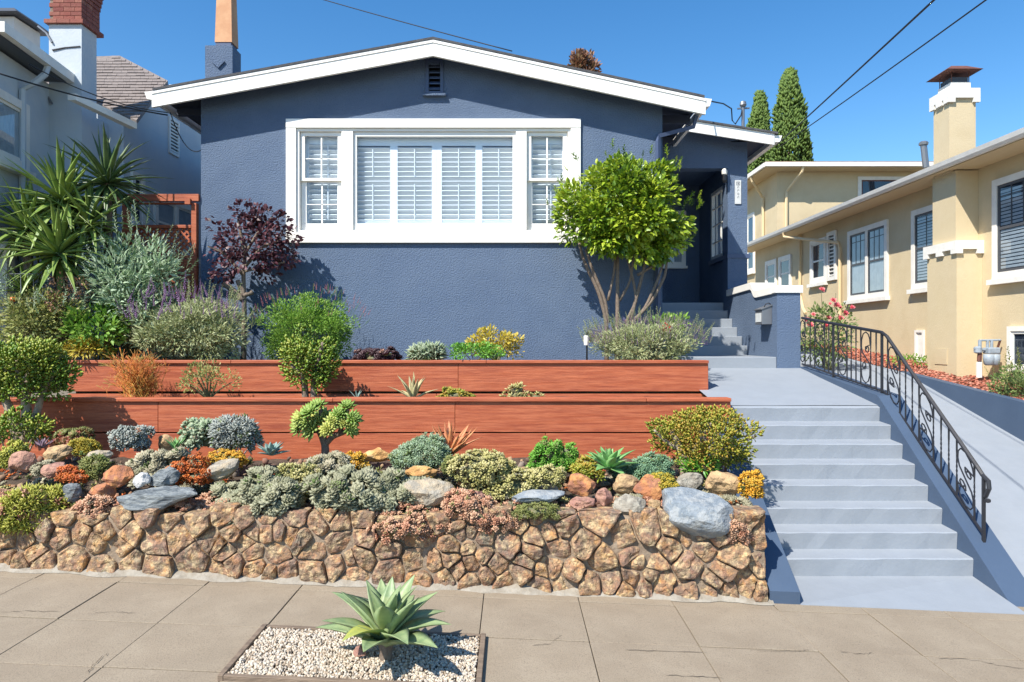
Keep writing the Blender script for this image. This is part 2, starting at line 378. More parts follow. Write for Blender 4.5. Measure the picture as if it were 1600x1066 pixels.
# side walls
def zc(Y): return -2.34+(Y-6.05)*.759 if Y < 8.25 else -.66+(Y-8.25)*.118
ck = MB()
for a, b in ((5.84,6.6),(6.6,7.4),(7.4,8.25),(8.25,9.4),(9.4,10.5)):
    ck.hexa([(4.422,a,-2.7),(4.72,a,-2.7),(4.72,b,-2.7),(4.422,b,-2.7),(4.422,a,zc(a)),(4.70,a,zc(a)+.004),(4.70,b,zc(b)+.004),(4.422,b,zc(b))])
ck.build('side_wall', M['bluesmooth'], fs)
ck = MB()
def zl(Y): return -2.065+.70*(Y-5.99)
for a, b in ((5.86,6.6),(6.6,7.2),(7.2,7.7)):
    ck.hexa([(2.215,a,-2.7),(2.473,a,-2.7),(2.473,b,-2.7),(2.215,b,-2.7),(2.215,a,zl(a)+.01),(2.473,a,zl(a)),(2.473,b,zl(b)),(2.215,b,zl(b)+.01)])
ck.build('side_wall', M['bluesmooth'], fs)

# porch steps
ps = thing('porch_steps', 'pale blue porch steps climbing into the shaded entry', 'steps', (3.3,11.7,-.3))
MB().box(2.5,4.058,10.47,15.1,-1.2,-.245).build('landing', M['walk'], ps, bevel=.01)
for i,(D,z) in enumerate(((11.77,-.08),(12.035,.083),(12.30,.247),(12.57,.41),(12.83,.574),(13.10,.737))):
    MB().box(2.5,4.058,D,(D+.30 if i < 5 else 15.1),(-.30 if i == 0 else z-.2),z).build('step', M['walk'], ps, bevel=.008)

# stair wall with brick coping
sw_ = thing('stair_wall', 'blue stucco stair wall with white brick coping beside the porch steps', 'wall', (4.24,10.46,-.5))
pr = [(10.46,.733),(11.34,.716),(11.42,.745),(11.50,.84),(11.58,.872),(12.3,.855),(12.84,.84)]
poly = [Vector((4.06,10.46,-1)), Vector((4.06,12.84,-1))] + [Vector((4.06,a,b)) for a, b in reversed(pr)]
MB().prism(poly, (.36,0,0)).build('wall', M['blue'], sw_)
def cz(Y):
    for (a,b),(a2,b2) in zip(pr, pr[1:]):
        if a <= Y <= a2: return b+(b2-b)*(Y-a)/(a2-a)
    return pr[0][1] if Y < 10.46 else pr[-1][1]
for i in range(7):
    x0 = 4.03+i*.0601; MB().box(x0,x0+.0585,10.43,10.62,.738,.85).build('coping_brick', M['white'], sw_, bevel=.005)
Y = 10.622
while Y < 12.8:
    a, b = Y, min(Y+.062, 12.84)
    MB().hexa([(4.03,a,cz(a)+.003),(4.45,a,cz(a)+.003),(4.45,b,cz(b)+.003),(4.03,b,cz(b)+.003),(4.03,a,cz(a)+.117),(4.45,a,cz(a)+.117),(4.45,b,cz(b)+.117),(4.03,b,cz(b)+.117)]).build('coping_brick', M['white'], sw_)
    Y += .0635
# mailbox
mb = thing('mailbox', 'grey metal mailbox mounted on the blue stair wall', 'mailbox', (3.98,10.8,.26))
MB().prism([(3.9,10.65,.26),(4.058,10.65,.26),(4.058,10.65,.55),(3.9,10.65,.49)], (0,.3,0)).build('box', M['greymetal'], mb, bevel=.006)
MB().hexa([(3.885,10.635,.487),(4.058,10.635,.553),(4.058,10.965,.553),(3.885,10.965,.487),(3.885,10.635,.503),(4.058,10.635,.569),(4.058,10.965,.569),(3.885,10.965,.503)]).build('lid', M['greymetal'], mb)
MB().box(3.894,3.899,10.68,10.92,.30,.44).build('label_plate', M['plaque'], mb)
MB().tube([(3.93,10.64,.53),(3.95,10.63,.575),(4.0,10.63,.59),(4.03,10.64,.57)], .008).build('clip', M['iron'], mb)

# ------------------------------------------------------------------ iron railing
rl = thing('stair_railing', 'black wrought iron railing with scrolls along the right side of the steps', 'railing', (4.55,8.3,-.7))
D0, D1, D2 = 6.58, 8.34, 10.45
def rX(D): return 4.55 if D < D1 else 4.55-.11*(D-D1)/(D2-D1)
def lerp(D, a, b, d): return a+(b-a)*d
def ztop(D): return -1.307+(.10+1.307)*(D-D0)/(D1-D0) if D < D1 else .10+(.353-.10)*(D-D1)/(D2-D1)
def zbot(D): return -1.87+(-.62+1.87)*(D-D0)/(D1-D0) if D < D1 else -.62+(-.35+.62)*(D-D1)/(D2-D1)
def pxD(x):
    D = 4.55*F/(x-800)
    return D if D <= D1 else F*(4.55+.0521*D1)/((x-800)+F*.0521)
def rp(D, z): return Vector((rX(D), D, z))
tr = [rp(D0-.02,ztop(D0)-.19), rp(D0-.07,ztop(D0)-.10), rp(D0-.06,ztop(D0)-.03), rp(D0+.02,ztop(D0)+.01)] + [rp(D, ztop(D)) for D in (D0+.1, 7.2, 7.8, D1-.05)] + [rp(D1+.05,ztop(D1+.05)), rp(9.4,ztop(9.4)), rp(D2,ztop(D2))]
MB().tube(tr, .021, 6).build('top_rail', M['iron'], rl)
MB().tube([rp(D, zbot(D)) for D in (D0, 7.4, D1, 9.4, D2)], .014, 4).build('bottom_rail', M['iron'], rl)
def bar(x, r, name, lo=0):
    D = pxD(x); MB().tube([rp(D, zbot(D)-lo), rp(D, (zbot(D)+ztop(D))/2), rp(D, ztop(D))], r, 4).build(name, M['iron'], rl)
for x in (1302,1378,1537): bar(x, .018, 'post', .09)
def twist(x):
    D = pxD(x); n = 14; a, b = zbot(D), ztop(D); m = MB(); k0 = 0
    for i in range(n+1):
        f = i/n; ang = f*6*math.pi if .3 < f < .75 else 0
        for j in range(4):
            q = ang+math.pi/4+j*math.pi/2; m.v.append(rp(D,a+(b-a)*f)+Vector((math.cos(q),math.sin(q),0))*.0095)
    for i in range(n):
        for j in range(4): m.f.append((i*4+j, i*4+(j+1)%4, (i+1)*4+(j+1)%4, (i+1)*4+j))
    m.build('baluster', M['iron'], rl)
for x in (1258,1266,1273,1288.5,1295,1309.5,1323.5,1330,1337.5,1345,1360.5,1369,1387,1406,1415,1425.5,1436,1458.5,1470.5,1482.5,1495,1522.5): twist(x)
def scroll(x0, x1):
    a, b = pxD(x0), pxD(x1); pts = []
    S = []
    for i in range(15):   # upper curl to the right, over the top, down the left
        th = math.radians(-560+i*40); r = .10+.36*max(0,(i-6)/8) if i > 6 else .05+.05*i/6
        S.append((.66+r*.42*math.cos(-th), .70+r*.25*math.sin(-th)))
    S = []
    for i in range(9): # small curl
        th = math.radians(200-50*i); r = .05+.012*i; S.append((.68+r*1.6*math.cos(th), .66+r*.55*math.sin(th)))
    S += [(.97,.74),(.93,.84),(.78,.92),(.5,.955),(.22,.91),(.06,.80),(.04,.68),(.14,.58),(.5,.50)]
    S = S + [(1-u, 1-v) for (u,v) in reversed(S[:-1])]
    for (u,v) in S:
        D = a+(b-a)*u; pts.append(rp(D, zbot(D)+(ztop(D)-zbot(D))*v))
    MB().tube(pts, .0075, 4).build('scroll', M['iron'], rl)
for x0, x1 in ((1250,1258),(1273.5,1288),(1310,1323),(1345.5,1360),(1387.5,1405.5),(1436.5,1458),(1495.5,1522)): scroll(x0, x1)
MB().lathe(rp(D0-.05, ztop(D0)-.22), [(.012,-.02),(.026,-.012),(.026,.012),(.012,.02)], 8).build('knob', M['iron'], rl)

# ------------------------------------------------------------------ timber planters
def planter(label, D, X0, X1, caps, rows, zt):
    t = thing('timber_planter', label, 'planter', ((X0+X1)/2, D, zt-.6), 'red stained timber terrace walls')
    for a, b in zip(caps, caps[1:]):
        MB().box(a+.002,b-.002,D-.03,D+.14,zt-.042,zt+random.uniform(-.003,.003)).build('cap_board', M['redwood'], t, bevel=.006)
    for (z0, z1, cuts, dy) in rows:
        for a, b in zip(cuts, cuts[1:]):
            MB().box(a+.002,b-.002,D+dy,D+.09,z0,z1).build('board', M['redwood'], t, bevel=.005)
    MB().box(X0+.05,X1-.06,D+.1,D+.13,rows[-1][0],zt-.06).build('backing', M['soil'], t)
    for (z0, z1, cuts, dy) in rows:
        MB().box(X1-.05,X1-.003,D+.095,D+.9,z0,z1).build('end_board', M['redwood'], t, bevel=.005)
D = 8.1; q = D/F
X1 = (1142-800)*q; XA = -8.6
planter('lower red stained timber planter wall above the rockery', D, XA, X1, [XA,-5.2,(521-800)*q,(1010-800)*q,X1],
    [(-1.082,-.722,[XA,-4.2,(711-800)*q,X1],0),(-1.62,-1.098,[XA,-3.1,.4,X1],.008)], -.676)
D = 9.04; q = D/F
X0 = (105-800)*q; X1 = (1107-800)*q
planter('upper red stained timber planter wall below the blue house', D, X0, X1, [X0,(362-800)*q,(760-800)*q,X1],
    [(-.668,-.298,[X0,(300-800)*q,(716-800)*q,X1],0),(-1.05,-.70,[X0,-1.0,X1],.008)], -.254)

# ------------------------------------------------------------------ stone wall
def clip(poly, a, b, cc):        # keep a*x+b*y <= cc
    out = []
    for i in range(len(poly)):
        p, q = poly[i], poly[(i+1)%len(poly)]
        dp, dq = a*p[0]+b*p[1]-cc, a*q[0]+b*q[1]-cc
        if dp <= 0: out.append(p)
        if (dp < 0 < dq) or (dq < 0 < dp):
            t = dp/(dp-dq); out.append((p[0]+(q[0]-p[0])*t, p[1]+(q[1]-p[1])*t))
    return out
wt = thing('stone_wall', 'rubble stone retaining wall of brown and ochre stones above the sidewalk', 'wall', (-2,5.95,-2.1))
rs = random.Random(21)
seeds = []
rad_ = []
for k in range(9000):
    x = rs.uniform(-7.3,2.22); z = rs.uniform(zs(x)+.05,-1.50); r = rs.uniform(.15,.46)*(1 if k < 700 else .6 if k < 4500 else .4)
    if all(math.hypot(x-a, (z-b)*1.2) > (r+q)*.5 for (a, b), q in zip(seeds, rad_)): seeds.append((x,z)); rad_.append(r)
def topz(x): return -1.47+.10*noise.noise(Vector((x*2.6,0,9)))+.05*noise.noise(Vector((x*8,0,4)))
def leanY(z): return 5.90+.06*(z+2.2)
for i, (sx, sz) in enumerate(seeds):
    poly = [(sx-.6,zs(sx-.6)+.0),(sx+.6,zs(sx+.6)+.0),(sx+.6,topz(sx)),(sx-.6,topz(sx))]
    poly = clip(poly, 1, 0, 2.2)
    for j, (tx, tz) in enumerate(seeds):
        if i == j or abs(tx-sx) > 1.2: continue
        dx, dz = tx-sx, tz-sz; poly = clip(poly, dx, dz, dx*(sx+tx)/2+dz*(sz+tz)/2)
        if len(poly) < 3: break
    if len(poly) < 3: continue
    # resample the outline, pull it in for the joint, round it
    per = []
    for a, b in zip(poly, poly[1:]+poly[:1]):
        L = math.hypot(b[0]-a[0], b[1]-a[1]); m = max(1, int(L/.035))
        per += [(a[0]+(b[0]-a[0])*k/m, a[1]+(b[1]-a[1])*k/m) for k in range(m)]
    if len(per) < 8: continue
    per = [((per[k-1][0]+5*per[k][0]+per[(k+1)%len(per)][0])/7, (per[k-1][1]+5*per[k][1]+per[(k+1)%len(per)][1])/7) for k in range(len(per))]
    cx = sum(p[0] for p in per)/len(per); czz = sum(p[1] for p in per)/len(per)
    sd = rs.uniform(0,99); tx_, tz_ = rs.uniform(-.28,.28), rs.uniform(-.26,.26); pro = rs.uniform(.02,.075)
    n = len(per); V = []
    rings = [(1,-.13),(.995,.0),(.96,.75),(.86,.95),(.68,.98),(.45,1.0),(.22,1.04)]
    R = max(.05, min(math.hypot(p[0]-cx,p[1]-czz) for p in per))
    gap = min(.06, .0045/R)
    for (sc, pf) in rings:
        for (x, z) in per:
            f = (sc-gap)
            X_, Z_ = cx+(x-cx)*f, czz+(z-czz)*f
            jit = noise.noise(Vector((X_*4.5+sd,Z_*4.5,sd)))*.020 + (abs(noise.noise(Vector((X_*11+sd,Z_*11,sd))))-.25)*.030 + noise.noise(Vector((X_*24+sd,Z_*24,sd)))*.010
            d = (-.12 if pf < 0 else pf*pro + jit*(pf > 0) + (tx_*(X_-cx)+tz_*(Z_-czz))*(pf > 0))
            if pf > 0: X_ += jit*.4; Z_ += noise.noise(Vector((X_*9,sd,Z_*9)))*.010
            V.append((X_, leanY(Z_)-d, Z_))
    V.append((cx, leanY(czz)-pro*1.05, czz)); Fc = []
    for r_ in range(len(rings)-1):
        for k in range(n): Fc.append((r_*n+k, r_*n+(k+1)%n, (r_+1)*n+(k+1)%n, (r_+1)*n+k))
    b0 = (len(rings)-1)*n
    for k in range(n): Fc.append((b0+k, b0+(k+1)%n, len(V)-1))
    MB().add(V, Fc).build('stone', M['stone'], wt)
n = 160; V = []; Fc = []
for k in range(n+1):     # mortar core behind the stones
    X = -7.3+(2.19+7.3)*k/n
    for z, d in ((zs(X)-.1,.0),(zs(X)+.35,0),(-1.52,0),(-1.50,.22),(-1.6,.26)): V.append((X, leanY(z)-.004+d+.014*noise.noise(Vector((X*6,z*6,2))), z))
for k in range(n):
    for r_ in range(4): a = k*5+r_; Fc.append((a,a+5,a+6,a+1))
MB().add(V, Fc).build('mortar_core', M['mortar'], wt, smooth=True, fix=False)
V = []; Fc = []; n = 240
for k in range(n+1):     # mortar splashed along the foot
    X = -7.3+(2.24+7.3)*k/n; e = .05+.05*noise.noise(Vector((X*3,0,5)))+.02*noise.noise(Vector((X*11,0,5))); h = .05+.04*noise.noise(Vector((X*4,3,5)))+.02*noise.noise(Vector((X*13,3,5)))
    V += [(X,5.87-e,zs(X)+.001),(X,5.86-e*.4,zs(X)+.014),(X,5.91,zs(X)+max(.02,h)),(X,5.97,zs(X)+h*.9)]
for k in range(n):
    for r_ in range(3): a = k*4+r_; Fc.append((a,a+4,a+5,a+1))
MB().add(V, Fc).build('mortar_foot', M['palemortar'], wt, smooth=True, fix=False)
MB().box(2.0,2.19,6.05,7.9,-2.4,-1.62).build('wall_return', M['mortar'], wt)
# ------------------------------------------------------------------ blue house
FD = 11.0; fq = FD/F
def fu(px): return (px-800)*fq
def fv(py): return (533-py)*fq
A = Fr((0,FD,0), (1,0,0), (0,0,1), (0,-1,0))
bh = thing('blue_house', 'single storey blue stucco bungalow with white gable trim and wide window', 'house', (-1.3,FD,-.3))
RX, RZ, LX, LZ, EX, EZ = -1.234, 4.74, -5.60, 3.94, 3.0, 3.83       # ridge, left eave, right eave (top of roof at the front)
def zr(X): return RZ+(LZ-RZ)*(X-RX)/(LX-RX) if X < RX else RZ+(EZ-RZ)*(X-RX)/(EX-RX)
WL, WR = fu(314), fu(1035)
def top(X): return zr(X)-.12
o0, o1, p0, p1 = fu(457), fu(898), fv(371), fv(195)
w = MB()
th = (0,.16,0)
def slab(poly): w.prism([Vector((a,FD,b)) for a, b in poly], th)
slab([(WL,-.7),(o0,-.7),(o0,top(o0)),(WL,top(WL))])
slab([(o1,-.7),(WR,-.7),(WR,top(WR)),(o1,top(o1))])
slab([(o0,-.7),(o1,-.7),(o1,p0),(o0,p0)])
v0, v1, vz0, vz1 = fu(670), fu(688), fv(145), fv(101)
slab([(o0,p1),(v0,p1),(v0,top(v0)),(o0,top(o0))]); slab([(v1,p1),(o1,p1),(o1,top(o1)),(v1,top(v1))])
slab([(v0,p1),(v1,p1),(v1,vz0),(v0,vz0)]); slab([(v0,vz1),(v1,vz1),(v1,top(v1)),(RX,top(RX)),(v0,top(v0))] if v0 < RX < v1 else [(v0,vz1),(v1,vz1),(v1,top(v1)),(v0,top(v0))])
w.box(WL,WL+.16,FD+.162,20,-.7,top(WL)-.02); w.box(WR-.16,WR,FD+.162,20,-.7,top(WR)-.02); w.box(WL+.17,WR-.17,19.8,20,-.7,3.6)
w.build('wall', M['blue'], bh)
MB().box(WL+.17,WR-.17,FD+1.3,FD+1.4,-.2,3.7).build('room_wall', M['room'], bh)
MB().box(WL+.17,WR-.17,FD+.17,FD+1.29,.9,.95).build('room_floor', M['room'], bh)
# roof
rf = MB()
for (xa, za, xb, zb) in ((LX,LZ,RX,RZ),(RX,RZ,EX,EZ)):
    rf.hexa([(xa,10.63,za-.035),(xb,10.63,zb-.035),(xb,20.4,zb-.035),(xa,20.4,za-.035),(xa,10.63,za),(xb,10.63,zb),(xb,20.4,zb),(xa,20.4,za)])
ro = rf.build('roof', M['roof'], bh)
sf = MB()
for (xa, xb) in ((LX+.01,RX),(RX,EX-.01)):
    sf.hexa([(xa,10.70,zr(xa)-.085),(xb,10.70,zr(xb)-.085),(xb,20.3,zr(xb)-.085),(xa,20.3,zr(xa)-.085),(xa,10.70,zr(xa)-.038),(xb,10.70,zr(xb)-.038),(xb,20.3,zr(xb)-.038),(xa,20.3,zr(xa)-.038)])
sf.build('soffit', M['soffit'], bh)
for (xa, xb) in ((LX-.02,RX-.001),(RX+.001,EX+.02)):
    hh = .25
    MB().hexa([(xa,10.65,zr(xa)-.038-hh),(xb,10.65,zr(xb)-.038-hh),(xb,10.698,zr(xb)-.038-hh),(xa,10.698,zr(xa)-.038-hh),(xa,10.65,zr(xa)-.038),(xb,10.65,zr(xb)-.038),(xb,10.698,zr(xb)-.038),(xa,10.698,zr(xa)-.038)]).build('fascia', M['white'], bh)
    sl_ = MB().hexa([(xa,10.638,zr(xa)-.085),(xb,10.638,zr(xb)-.085),(xb,10.648,zr(xb)-.085),(xa,10.648,zr(xa)-.085),(xa,10.638,zr(xa)-.04),(xb,10.638,zr(xb)-.04),(xb,10.648,zr(xb)-.04),(xa,10.648,zr(xa)-.04)])
    sl_.build('fascia_moulding', M['white'], bh)
MB().prism([(LX-.03,10.66,LZ-.04),(LX-.14,10.66,LZ-.05),(LX-.10,10.66,LZ-.16),(LX-.03,10.66,LZ-.17)], (0,9.6,0)).build('gutter', M['white'], bh)
MB().prism([(EX+.03,10.66,EZ-.04),(EX+.12,10.66,EZ-.05),(EX+.09,10.66,EZ-.16),(EX+.03,10.66,EZ-.17)], (0,9.6,0)).build('gutter', M['white'], bh)
for i in range(7):
    y = 11.3+i*1.2
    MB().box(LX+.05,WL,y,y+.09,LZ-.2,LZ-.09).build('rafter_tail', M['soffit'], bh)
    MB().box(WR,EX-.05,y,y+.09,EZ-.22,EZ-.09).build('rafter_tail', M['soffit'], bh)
# gable vent
vt = MB().frame(A, v0-.05, v1+.05, vz0-.03, vz1+.07, .05, .002, .025).build('gable_vent', M['bluetrim'], bh)
for i in range(5):
    z = vz0+.05+i*.088
    MB().hexa([A.p(v0+.002,z,.0),A.p(v1-.002,z,.0),A.p(v1-.002,z+.05,-.06),A.p(v0+.002,z+.05,-.06),A.p(v0+.002,z+.015,.0),A.p(v1-.002,z+.015,.0),A.p(v1-.002,z+.065,-.06),A.p(v0+.002,z+.065,-.06)]).build('slat', M['bluetrim'], vt)
MB().fbox(A, v0, v1, vz0, vz1, -.15, -.12).build('vent_backing', M['black'], vt)
MB().fbox(A, v0-.09, v1+.09, vz0-.065, vz0-.032, .0, .07).build('vent_sill', M['blue'], vt)
# ---- the wide window
win = MB()
win.fbox(A, fu(448), fu(907), fv(201), fv(187), -.02, .05)                 # head
win.fbox(A, fu(448), fu(907), fv(380), fv(364.5), -.02, .055)              # sill board
win.fbox(A, fu(448), fu(463.5), fv(364.4), fv(201.1), -.02, .045); win.fbox(A, fu(891.5), fu(907), fv(364.4), fv(201.1), -.02, .045)
wn = win.build('front_window', M['white'], bh, bevel=.004)
MB().frame(A, fu(463.6), fu(891.4), fv(364.4), fv(201.2), .045, -.1, .012).build('window_frame', M['white'], wn, bevel=.004)
for (a, b) in ((534,552),(806,823)):
    MB().fbox(A, fu(a), fu(b), fv(359.9), fv(205.8), -.1, .02).build('mullion', M['white'], wn, bevel=.006)
MB().frame(A, fu(552.1), fu(805.9), fv(359.8), fv(206), .05, -.09, -.02, .11, .07).build('sash', M['white'], wn, bevel=.004)
MB().quad(A, fu(556), fu(802), fv(350), fv(212), -.058).build('pane', M['clear'], wn)
for (a, b) in ((468.5,533.5),(823.5,886.5)):
    MB().frame(A, fu(a), fu(b), fv(282), fv(206), .07, -.075, -.03, .045, .06).build('sash', M['white'], wn, bevel=.004)
    MB().frame(A, fu(a), fu(b), fv(359.8), fv(278), .085, -.105, -.078, .12, .05).build('sash', M['white'], wn, bevel=.004)
    m_ = (a+b)/2
    MB().fbox(A, fu(m_)-.011, fu(m_)+.011, fv(277), fv(213), -.07, -.045).build('muntin', M['white'], wn)
    MB().fbox(A, fu(m_)-.011, fu(m_)+.011, fv(348), fv(285), -.1, -.08).build('muntin', M['white'], wn)
    MB().quad(A, fu(a)+.07, fu(b)-.07, fv(278), fv(212), -.056).build('pane', M['clear'], wn)
    MB().quad(A, fu(a)+.085, fu(b)-.085, fv(350), fv(284), -.091).build('pane', M['clear'], wn)
    MB().fbox(A, fu(a)+.07, fu(b)-.07, fv(247.6), fv(246.4), -.07, -.045).build('muntin', M['white'], wn)
    MB().fbox(A, fu(a)+.085, fu(b)-.085, fv(318.6), fv(317.4), -.1, -.08).build('muntin', M['white'], wn)
louv = None
def louvre(u0, u1, v, n):
    global louv
    h, th_ = .042, .006   # an open slat tilted a little down towards the street
    d = math.radians(-40)
    w_ = u1-u0
    m = MB(); cy, sy = math.cos(d), math.sin(d)
    pts = [(-h,-th_),(h,-th_),(h,th_),(-h,th_)]
    rot = [(a*cy-b*sy, a*sy+b*cy) for a, b in pts]
    m.hexa([A.p(u0,v+r[1],n-r[0]) for r in rot[:1]] + [A.p(u1,v+rot[0][1],n-rot[0][0]),A.p(u1,v+rot[1][1],n-rot[1][0]),A.p(u0,v+rot[1][1],n-rot[1][0]),
            A.p(u0,v+rot[3][1],n-rot[3][0]),A.p(u1,v+rot[3][1],n-rot[3][0]),A.p(u1,v+rot[2][1],n-rot[2][0]),A.p(u0,v+rot[2][1],n-rot[2][0])])
    m.build('louvre', M['shutter'], wn)
for (a, b) in ((553,607),(619,673),(689,742),(753,805)):
    for i in range(16): louvre(fu(a), fu(b), fv(343-i*7.55), -.17)
    MB().fbox(A, fu((a+b)/2)-.006, fu((a+b)/2)+.006, fv(340), fv(285), -.128, -.118).build('tilt_rod', M['shutter'], wn)
    MB().fbox(A, fu((a+b)/2)-.006, fu((a+b)/2)+.006, fv(272), fv(230), -.128, -.118).build('tilt_rod', M['shutter'], wn)
for (a, b) in ((545,552.8),(607.1,618.9),(673.1,680.9),(681.1,688.9),(742.1,752.9),(805.1,812)):
    MB().fbox(A, fu(a), fu(b), fv(356), fv(206), -.2, -.14).build('shutter_stile', M['shutter'], wn)
for (a, b) in ((345.5,356),(206,224)):
    MB().fbox(A, fu(552.9), fu(805), fv(b), fv(a), -.195, -.145).build('shutter_rail', M['shutter'], wn)
for (a, b) in ((478,529),(833,879)):
    for i in range(16): louvre(fu(a), fu(b), fv(343-i*7.9), -.19)
    MB().fbox(A, fu((a+b)/2)+.05, fu((a+b)/2)+.062, fv(340), fv(222), -.14, -.13).build('tilt_rod', M['shutter'], wn)
    for e in (a-7, b+.1): MB().fbox(A, fu(e), fu(e+6.9), fv(356), fv(206), -.22, -.16).build('shutter_stile', M['shutter'], wn)
    MB().fbox(A, fu(a), fu(b), fv(221), fv(207), -.215, -.165).build('shutter_rail', M['shutter'], wn)
# chimney
ch = MB().box(-5.17,-4.71,11.5,11.86,3.3,4.98).build('chimney', M['blue'], bh)
MB().box(-5.02,-4.76,11.56,11.82,4.98,5.06).build('chimney_crown', M['bluetrim'], ch)
MB().hexa([(-5.03,11.55,5.06),(-4.74,11.55,5.06),(-4.74,11.83,5.06),(-5.03,11.83,5.06),(-5.0,11.58,6.2),(-4.77,11.58,6.2),(-4.77,11.8,6.2),(-5.0,11.8,6.2)]).build('flue', M['terracotta'], ch)
MB().prism([(-4.94,11.499,4.59),(-4.83,11.499,4.70),(-4.94,11.499,4.81),(-5.05,11.499,4.70)], (0,-.03,0)).build('diamond', M['blue'], ch)
# downspout at the corner, with its diagonal run under the eave
MB().tube([(2.93,10.85,3.58),(2.9,10.9,3.42),(2.36,10.94,3.29),(2.34,10.94,3.2),(2.34,10.94,-.3)], .042, 4).build('downspout', M['bluetrim'], bh)
# electrical box and cables low on the left eave
# ---- porch
PD = 12.85; pq = PD/F
def pu(px): return (px-800)*pq
def pv(py): return (533-py)*pq
B = Fr((0,PD,0), (1,0,0), (0,0,1), (0,-1,0))
po = MB()
po.prism([(2.45,PD,pv(263)),(4.06,PD,pv(263)),(4.06,PD,pv(222)),(4.43,PD,pv(216)),(4.43,PD,pv(205)),(2.45,PD,pv(168))], (0,.25,0))
po.box(4.06,4.43,PD,PD+.3,-.9,pv(222)+.0)
po.box(4.12,4.43,PD+.302,16,-.9,1.62); po.box(4.12,4.43,PD+.302,16,3.05,4.0); po.box(4.12,4.43,14.1,16,1.62,3.05)   # right wall with its opening
po.box(2.42,4.12,15.0,15.2,-.3,4.2)                                      # back wall
po.box(2.45,4.12,PD+.252,15.0,pv(250),pv(250)+.08)                       # ceiling
po.build('porch', M['blue'], bh)
MB().box(4.05,4.48,PD-.02,14.1,1.56,1.64).build('porch_sill', M['bluetrim'], bh)
PF = 12.45; q2 = PF/F
fx0, fx1 = (1050-800)*q2, (1210-800)*q2; fz0, fz1 = (533-184)*q2, (533-209)*q2
def pz(X): return fz0+(fz1-fz0)*(X-fx0)/(fx1-fx0)
MB().hexa([(fx0,PF,pz(fx0)-.2),(fx1,PF,pz(fx1)-.2),(fx1,PF+.04,pz(fx1)-.2),(fx0,PF+.04,pz(fx0)-.2),(fx0,PF,pz(fx0)),(fx1,PF,pz(fx1)),(fx1,PF+.04,pz(fx1)),(fx0,PF+.04,pz(fx0))]).build('porch_fascia', M['white'], bh)
MB().hexa([(fx0,PF-.03,pz(fx0)+.003),(fx1+.06,PF-.03,pz(fx1)-.01),(fx1+.06,17,pz(fx1)-.01),(fx0,17,pz(fx0)+.003),(fx0,PF-.03,pz(fx0)+.035),(fx1+.06,PF-.03,pz(fx1)+.025),(fx1+.06,17,pz(fx1)+.025),(fx0,17,pz(fx0)+.035)]).build('porch_roof', M['roof'], bh)
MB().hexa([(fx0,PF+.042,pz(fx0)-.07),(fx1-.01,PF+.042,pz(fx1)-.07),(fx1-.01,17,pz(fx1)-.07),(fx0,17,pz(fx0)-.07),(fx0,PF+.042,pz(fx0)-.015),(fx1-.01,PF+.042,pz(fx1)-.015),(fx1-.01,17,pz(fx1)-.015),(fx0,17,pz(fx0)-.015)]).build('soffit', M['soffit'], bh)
MB().prism([(fx1+.0,PF+.02,pz(fx1)-.02),(fx1+.15,PF+.02,pz(fx1)-.03),(fx1+.11,PF+.02,pz(fx1)-.14),(fx1+.0,PF+.02,pz(fx1)-.15)], (0,4.4,0)).build('gutter', M['white'], bh)
MB().tube([(2.62,12.6,pv(229)),(3.12,12.0,pv(185)-.12)], .03, 4).build('eave_brace', M['greymetal'], bh)
# french window in the porch's right wall and the white window at its back
wp = MB(); Cc = Fr((4.12,0,0), (0,1,0), (0,0,1), (-1,0,0))
wp.frame(Cc, 13.2, 14.08, 1.65, 3.03, .07, -.05, .02)
fw = wp.build('porch_window', M['offwhite'], bh)
for k in range(1,3): MB().fbox(Cc, 13.2+.29*k-.012, 13.2+.29*k+.012, 1.72, 2.96, -.03, .0).build('muntin', M['offwhite'], fw)
for k in range(1,4): MB().fbox(Cc, 13.27, 14.01, 1.65+.345*k-.01, 1.65+.345*k+.01, -.028, .002).build('muntin', M['offwhite'], fw)
MB().quad(Cc, 13.27, 14.01, 1.72, 2.96, -.014).build('pane', M['clear'], fw)
E = Fr((0,15.0,0), (1,0,0), (0,0,1), (0,-1,0)); eq = 15/F
bw = MB().frame(E, (1005-800)*eq, (1071-800)*eq, (533-416)*eq, (533-330)*eq, .09, .0, .04).build('porch_window', M['white'], bh)
MB().fbox(E, (1003-800)*eq, (1073-800)*eq, (533-418)*eq-.03, (533-416)*eq-.001, .0, .08).build('sill', M['white'], bw)
MB().fbox(E, (1005-800)*eq+.09, (1071-800)*eq-.09, (533-416)*eq+.09, (533-330)*eq-.09, .004, .01).build('blind', M['curtain'], bw)
MB().quad(E, (1005-800)*eq+.09, (1071-800)*eq-.09, (533-416)*eq+.09, (533-330)*eq-.09, .022).build('pane', M['dim'], bw)
# house number plaque and lamp
pl = MB().fbox(B, pu(1148), pu(1157.5), pv(319), pv(282), .002, .02).build('number_plaque', M['plaque'], bh)
MB().frame(B, pu(1150), pu(1155.6), pv(290), pv(284.5), .008, .0205, .023).build('plaque_emblem', M['ink'], pl)
MB().fbox(B, pu(1152), pu(1153.8), pv(288.5), pv(286), .0205, .023).build('plaque_emblem', M['ink'], pl)
for y in (293.5,298.5,303.5,309):
    cu, cv = pu(1153), pv(y)
    pts = [B.p(cu+.014*math.cos(a), cv+.02*math.sin(a), .022) for a in [k*math.pi/4 for k in range(9 if y == 303.5 else 6)]]
    MB().tube(pts, .0035, 4).build('plaque_mark', M['ink'], pl)
lp = MB().lathe(B.p(pu(1130), pv(274), .08), [(.02,-.02),(.05,.0),(.055,.06),(.03,.1),(.0,.11)], 10).build('porch_lamp', M['offwhite'], bh)
